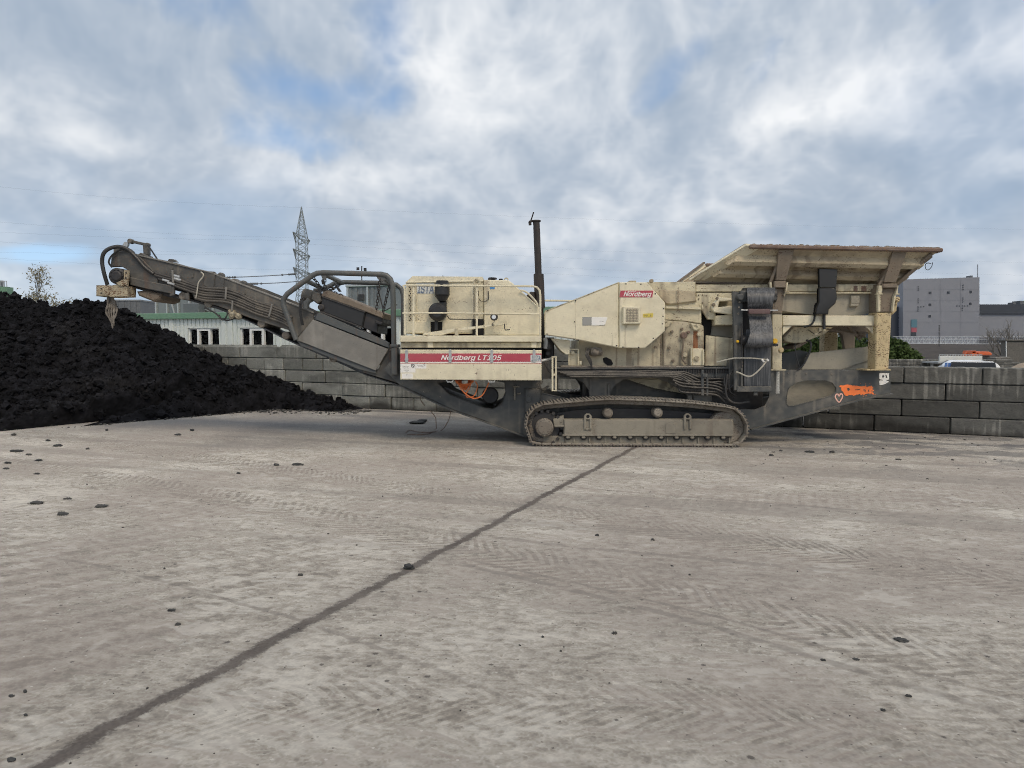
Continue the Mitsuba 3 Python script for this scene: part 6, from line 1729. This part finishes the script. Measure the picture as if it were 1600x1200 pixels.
rb_pts = [(196, 446), (230, 456), (262, 463), (300, 470), (340, 483), (376, 497), (410, 513), (440, 528), (468, 541), (520, 563), (570, 586), (620, 602), (700, 633), (740, 642)]
rbm = []
for a, b in zip(rb_pts[:-1], rb_pts[1:]):
    p_, q_ = W(*a, YV + .1), W(*b, YV + .1)
    rbm.append(sheet([p_, q_, q_ * [1, 0, 1] + [0, 2 * YC - YV - .1, 0], p_ * [1, 0, 1] + [0, 2 * YC - YV - .1, 0]], .02))
part(cv, 'return_belt', cat(*rbm), 'belt_rubber', False)
part(cv, 'belly', prism([(204, 446), (268, 460), (300, 468), (340, 479), (376, 493), (376, 497), (340, 483), (300, 471), (262, 463.5), (230, 457)], YV + .08, .9, (), .004), 'black_paint')
part(cv, 'scraper', prism([(213, 455), (230, 453.5), (252, 459), (249, 468), (240, 471.6), (216, 462)], YV + .02, .8, (), .03), 'hopper_brown')
part(cv, 'idler', cat(*[cyl(W(x, y, YV + .05), W(x, y, YV + .05) + [0, 1.0, 0], .07, 16, .01) for x, y in ((285, 462), (325, 474), (366, 489), (408, 506), (446, 524), (520, 560))]), 'track_steel')
part(cv, 'idler_bracket', cat(prism([(265, 450), (272, 446), (272, 461), (265, 463)], YV - .05, .05, (), .006), prism([(289, 458), (295, 457), (295, 469), (289, 468)], YV - .05, .05, (), .006), prism([(312, 466), (320, 464), (322, 471), (314, 472)], YV - .02, .05, (), .006)), 'conveyor_paint')
dm = part(cv, 'head_motor', cat(ycyl(181, 431, YV - .22, .9, 12.6, 30, .03), ycyl(181, 431, YV - .26, .05, 8, 24, .02), bolts([(181 + 10 * math.cos(a), 431 + 10 * math.sin(a)) for a in np.arange(10) * math.pi / 5], YV - .22, 1.1, .02, 8)), 'black_paint')
part(cv, 'scraper_box', cat(bpx(149.6, 445.4, 170.4, 462.6, YV - .18, .5, .015)), 'tip_paint', True, 'rusty cream counterweight arm at the conveyor head')
part(cv, 'scraper_arm', cat(prism([(170.4, 447), (184, 443.4), (199, 447), (198.6, 463.4), (170.4, 464)], YV - .2, .3, (), .01), prism([(193.4, 422), (200.4, 422), (198.4, 447), (193, 444)], YV - .24, .06, (), .006), prism([(181, 442), (193, 436), (193, 447), (186, 446.4)], YV - .235, .05, (), .006)), 'tip_paint')
part(cv, 'scraper_bolt', bolts([(196.6, 426), (196, 434), (158, 451), (158, 458)], YV - .24, 1.2, .02), 'black_paint')
# torn rag hanging from the head
rg = []
r_ = np.random.RandomState(4)
for k_ in range(5):
    x0 = 167.5 + 3.3 * k_
    pts = [(173 + 1.6 * (k_ - 2), 465, YV - .08), (x0 + .5, 479, YV - .1 + .02 * k_), (x0 + (k_ - 2) * 0.8, 488, YV - .09), (173 + 1.5 * k_ - 1, 500 + 2 * (k_ % 2), YV - .1), (174 + k_, 505 + 4 * (k_ % 3), YV - .09)]
    pt = spline([W(*q) for q in pts], 5)
    rg.append(tube(pt, np.linspace(.024, .009, len(pt)) * (1 + .3 * np.sin(np.arange(len(pt)) * 1.3 + k_)), 7))
part(cv, 'torn_rag', cat(*rg), 'rag_cloth', 60, 'torn grey rag hanging from the conveyor head')
part(cv, 'link_chain', ptube([(172, 462, YV - .1), (171.5, 468, YV - .1), (170, 474, YV - .1)], YV, .012, 6), 'black_paint')
# hoops and handle
part(cv, 'hose_loop', cat(ptube([(168, 445, YV - .15), (163, 428, YV - .2), (159.6, 410, YV - .2), (162, 396, YV - .2), (172, 388, YV - .15), (186, 385.6, YV - .1), (200, 390, YV - .08), (213, 402, YV - .08), (226, 417, YV - .07), (240, 428, YV - .06)], YV, .034, 9, 6), ptube([(175, 418, YV - .1), (170, 409, YV - .14), (176, 398, YV - .1), (190, 390, YV - .08), (204, 394, YV - .08)], YV, .016, 7, 6)), 'black_rubber')
hn = part(cv, 'head_handle', cat(beam(W(200, 376, YV + .2), W(229, 382.4, YV + .2), .06, .05, .008), beam(W(229, 382, YV + .2), W(230, 399, YV + .2), .09, .10, .01), ycyl(202, 376.4, YV + .14, .12, 3.8, 14, .01), ycyl(229, 382, YV + .15, .1, 3, 14, .01)), 'conveyor_paint', False)
part(hn, 'stay', prism([(188, 388), (194, 377.6), (200, 378), (201, 382), (196, 390)], YV + .2, .04, (), .006), 'galvanised', False)
part(hn, 'cable', ptube([(231, 383, YV + .1), (238, 393, YV + .08), (246, 405.4, YV + .04)], YV, .014, 7), 'black_rubber')
part(cv, 'head_box', prism([(177, 397), (177, 386.6), (192, 386), (198, 391)], YV + .1, .3, (), .01), 'conveyor_paint')
r_ = np.random.RandomState(11)
for k_ in range(6):
    o = 3.9 * k_
    pts = [(238 + o * .8, 426 + o * .8), (254 + o * .4, 430.6 + o * .8), (270, 434.5 + o * .95), (288, 440 + o), (304, 446 + o), (322, 450 + o), (352, 452.5 + o), (374, 459 + o), (398, 470 + o * .98), (424, 478 + o), (446, 487.5 + o), (456, 497 + o)]
    if k_ > 3:
        pts = pts[4:]
    pts = [(x, y + 1.2 * (r_.rand() - .5), YV - .035 - .01 * (k_ % 2)) for x, y in pts]
    part(cv, 'hose', ptube(pts, YV, .0235, 8, 5), 'hose_rubber')
for x, ya, yb, dx in ((268, 422, 442, 1), (352, 449, 468, -1), (424, 475, 495, -5), (362, 470, 486, -1)):
    part(cv, 'hose_clamp', beam(W(x + 1.5, ya, YV - .07), W(x + 1.5 + dx, yb, YV - .07), .03, .035, .006, up=(0, 1, 0)), 'skirt_dusty', False)
part(cv, 'hose_fitting', cat(*[cyl(W(x, y, YV - .05), W(x + 11, y + 3.0, YV - .05), .024, 10, .004) for x, y in ((270, 430), (272, 435), (254, 437), (262, 441.6))]), 'galvanised')
part(cv, 'wrapped_strap', ptube([(314, 425, YV - .04), (318, 429, YV - .08), (316, 434, YV - .08), (310, 442, YV - .09), (308, 456, YV - .1), (306, 466, YV - .08)], YV, .011, 6, 5), 'strap_webbing')
part(cv, 'stud', cat(bpx(298.5, 427, 302, 434, YV - .02, .03, .005), bpx(267, 419, 269.5, 423.4, YV - .02, .03, .005), bpx(381.6, 453, 383.6, 460, YV - .02, .03, .005)), 'conveyor_paint', False)
part(cv, 'cable_drop', cat(ptube([(320, 481, YV - .02), (336, 489, YV - .04), (346, 498, YV - .04), (356, 500.4, YV - .04), (368, 497, YV - .03), (376, 494, YV)], YV, .014, 7, 6), ptube([(342, 492, YV - .03), (348, 500, YV - .05), (354, 494, YV - .05), (356, 486, YV - .03)], YV, .012, 7, 6)), 'black_rubber')
part(cv, 'dirt_cake', cat(rock(W(364, 492, YV - .0), .09, .9, 2, 3), rock(W(372, 494, YV), .06, .9, 2, 4), rock(W(360, 488, YV), .05, .9, 2, 6)), 'cream_dirty', 60)
part(cv, 'skirt_plate', prism([(489, 499.2), (606.5, 545.6), (587, 579), (462.6, 531)], 12.86, .03, (), .004), 'skirt_dusty', True, 'pale dusty skirt plate beside the loading zone')
part(cv, 'skirt_frame', cat(prism([(463, 532), (587, 580), (588, 584), (560, 577), (470, 540)], 12.9, .2, (), .006), prism([(496, 489.6), (500, 488), (608, 536), (608, 544), (492, 499)], 12.92, .06, (), .006)), 'frame_paint')
part(cv, 'skirt_rubber', prism([(494, 490), (520, 492), (560, 512), (606, 534), (607, 545), (490, 499)], 13.02, .04, (), .006), 'belt_rubber')
part(cv, 'tail_box', cat(prism([(590, 578), (608, 546), (640, 560), (640, 606), (616, 597), (560, 580)], 12.95, 1.3, (), .01)), 'conveyor_paint')
part(cv, 'tail_belt', prism([(700, 617), (756, 637.6), (772, 640.5), (790, 622), (800, 645), (780, 650), (745, 644), (640, 604), (660, 598)], 13.02, 1.2, (), .02), 'conveyor_paint')
part(cv, 'tail_drum', cat(cyl(W(766, 618, 13.05), W(766, 618, 14.3), .15, 28, .02)), 'black_paint')

# guard frame round the magnet
gf = P('guard_frame', cat(ptube([(463, 531), (459, 521), (450, 496), (442.5, 476), (443, 467), (449, 459), (468, 445), (488, 430.4), (495, 427), (505, 426), (550, 427.2), (596, 428.6), (604, 430.4), (610, 436), (613.6, 446), (614.4, 470), (615.4, 540)], 12.75, .046, 12)), 'frame_paint', 50)
part(gf, 'far_tube', ptube([(478, 500, 14.5), (476, 470, 14.5), (480, 462, 14.5), (517, 446, 14.5), (524, 441.6, 14.5), (536, 441, 14.5), (598, 442, 14.5), (620, 445, 14.5), (627, 451, 14.5), (630, 462, 14.5), (630, 540, 14.5)], 14.5, .046, 12), 'frame_paint', 50)
part(gf, 'cross_tube', cat(ptube([(504, 427.4, 12.75), (536, 442, 14.5)], 13, .042, 10), ptube([(479, 438.5, 12.75), (506, 452, 14.5)], 13, .042, 10), ptube([(597, 430, 12.75), (608, 443, 14.5)], 13, .042, 10)), 'frame_paint', 50)
part(gf, 'post_foot', cat(bpx(609.6, 538, 622.6, 542.4, 12.66, .2, .01), bpx(611.4, 542.6, 621, 586, 12.68, .16, .012)), 'frame_paint', False)
part(gf, 'gusset', cat(prism([(588, 430.6), (600, 431), (604, 437), (597, 440), (590, 436)], 12.74, .03, (), .006), prism([(501, 429), (511, 429), (509, 437), (504, 437)], 12.74, .03, (), .006)), 'frame_paint', False)

# magnet
mg = P('overband_magnet', cat(prism([(503, 463), (571, 487.4), (566, 511.6), (499, 486)], 12.95, 1.1, (), .02)), 'black_rubber', label='dark overband magnet hung from chains')
part(mg, 'top_frame', cat(prism([(504, 455), (512, 453.4), (600, 490), (598, 497.6), (571, 487), (502, 462)], 12.93, 1.15, (), .012)), 'hopper_brown')
part(mg, 'end_box', cat(prism([(571.4, 487.6), (598, 497), (597, 505), (590, 508), (590, 521), (566.4, 512)], 13.0, 1.0, (), .012), prism([(586, 500), (598, 504), (596, 508), (586, 505)], 12.9, 1.2, (), .01)), 'black_paint')
part(mg, 'belt_edge', cat(beam(W(500, 486.6, 12.94), W(566, 512, 12.94), .03, .03, .006), beam(W(503, 463.4, 12.94), W(571, 488, 12.94), .03, .025, .006), ycyl(501, 480, 12.9, .2, 5, 18, .02)), 'black_paint', False)
part(mg, 'motor', cat(cyl(W(473, 459.5, 13.1), W(490, 464, 13.1), .11, 20, .02), prism([(488, 454), (500, 458), (502, 470), (496, 475), (486, 468)], 12.95, .4, (), .02), bpx(489, 450.4, 497, 457, 13.0, .25, .02)), 'conveyor_paint')
part(mg, 'motor_guard', cat(ptube([(484, 468, 12.95), (479, 474, 12.95), (478, 482, 12.95)], 12.95, .05, 10, 5)), 'frame_paint')
part(mg, 'cable', cat(ptube([(473, 464, 12.95), (469, 472, 12.92), (469, 490, 12.92), (472, 508, 12.95)], 12.95, .018, 8, 6), ptube([(475, 465, 12.95), (471.5, 474, 12.92), (471, 492, 12.92), (474, 508, 12.95)], 12.95, .014, 8, 6)), 'black_rubber')


def chain(p0, p1, link=.075, w=.034):
    p0, p1 = np.asarray(p0), np.asarray(p1)
    n = max(2, int(np.linalg.norm(p1 - p0) / (link * .75)))
    ms = []
    for i in range(n):
        a, b = p0 + (p1 - p0) * (i / n), p0 + (p1 - p0) * ((i + 1.25) / n)
        d, s, u = frame_of(b - a)
        o = s if i % 2 else u
        h = (b - a) * .5
        pts = [a + o * 0, a + h * .25 + o * w * .6, b - h * .25 + o * w * .6, b, b - h * .25 - o * w * .6, a + h * .25 - o * w * .6]
        ms.append(tube(pts, .009, 5, 0, True))
    return cat(*ms)


part(mg, 'chain', chain(W(488, 432, 12.75), W(506, 455, 12.95)), 'black_paint', False)
part(mg, 'chain', chain(W(507, 430, 12.78), W(508, 455, 12.98)), 'black_paint', False)
part(mg, 'chain', chain(W(536, 442, 14.4), W(512, 456, 13.9)), 'black_paint', False)
part(mg, 'chain', chain(W(497, 447, 13.2), W(534, 462, 13.0)), 'black_paint', False)
part(mg, 'chain', chain(W(609, 444, 12.78), W(598, 490, 12.95)), 'black_paint', False)
part(mg, 'chain', chain(W(594, 434, 12.75), W(588, 486, 13.0)), 'black_paint', False)
part(mg, 'chain', chain(W(524, 444, 14.3), W(531, 455, 13.8)), 'black_paint', False)
part(mg, 'turnbuckle', cat(beam(W(589, 446, 12.9), W(599, 484, 12.93), .02, .02), beam(W(504, 437, 12.77), W(506, 444, 12.82), .05, .05, .01), beam(W(600, 486, 12.95), W(620, 476, 13.4), .015, .015), ptube([(508, 455, 13), (515, 447, 13.1), (522, 452, 13.2)], 13, .02, 7, 5)), 'black_paint', False)

# orange cable coil hanging below the flap, and trailing wires
oc = thing('cable_coil', 'orange cable coil hanging below the striped flap panel', 'cable')
cc_ = []
r_ = np.random.RandomState(2)
for k_ in range(8):
    a = np.linspace(-.15, math.pi + .15, 15)
    rx, ry = 13.5 - 1.1 * k_, 5.5 + 1.25 * k_ * (1 if k_ % 2 else .6)
    cx = 726 + 2.5 * (r_.rand() - .5)
    cc_.append(ptube([(cx + rx * math.cos(t), 595 + ry * math.sin(t), 12.42 + .02 * k_) for t in a], 12.45, .012, 7))
part(oc, 'loops', cat(*cc_), 'orange_rubber')
part(oc, 'slack_loop', cat(ptube([(714, 595, 12.4), (722, 610, 12.38), (734, 620, 12.38), (743, 622.6, 12.38), (754, 617, 12.4), (763, 600, 12.42), (764, 596, 12.45)], 12.4, .011, 7, 6), ptube([(737, 596, 12.42), (733, 607, 12.4), (728, 616, 12.4), (731, 621, 12.4), (741, 618, 12.4), (746, 604, 12.42), (743, 596, 12.44)], 12.4, .009, 7, 6)), 'orange_rubber')
lw = thing('loose_wire', 'thin rusty wire drooping from the chassis onto the concrete', 'wire')


def gp(px, py, h=0.012):
    g = G(px, py)
    return np.array([g[0], g[1], h])


part(lw, 'strand', cat(tube([W(656, 614, 13.2), W(658, 626, 13.2), W(664, 634, 13.3)], .006, 6, 5), tube([W(704, 640, 13.0), W(703, 650, 13.0), W(698, 662, 13.0), gp(690, 673), gp(676, 676), gp(655, 676), gp(640, 673), gp(634, 677)], .007, 6, 6), tube([W(672, 641, 13.2), W(680, 652, 13.2), W(681.5, 664, 13.2), gp(681, 671), gp(668, 679), gp(636, 680)], .007, 6, 6)), 'rust', True)
# dark plank-like lumps under the conveyor
single('rubber_scrap', cat(rock(gp(652, 662, .03), .13, .25, 2, 31, .15), rock(gp(660, 659, .03), .10, .3, 2, 33, .15)), 'lump_black', 'dark scrap lying on the concrete under the conveyor', 'scrap', None, 50)
# bucket-scraped plank on the heap
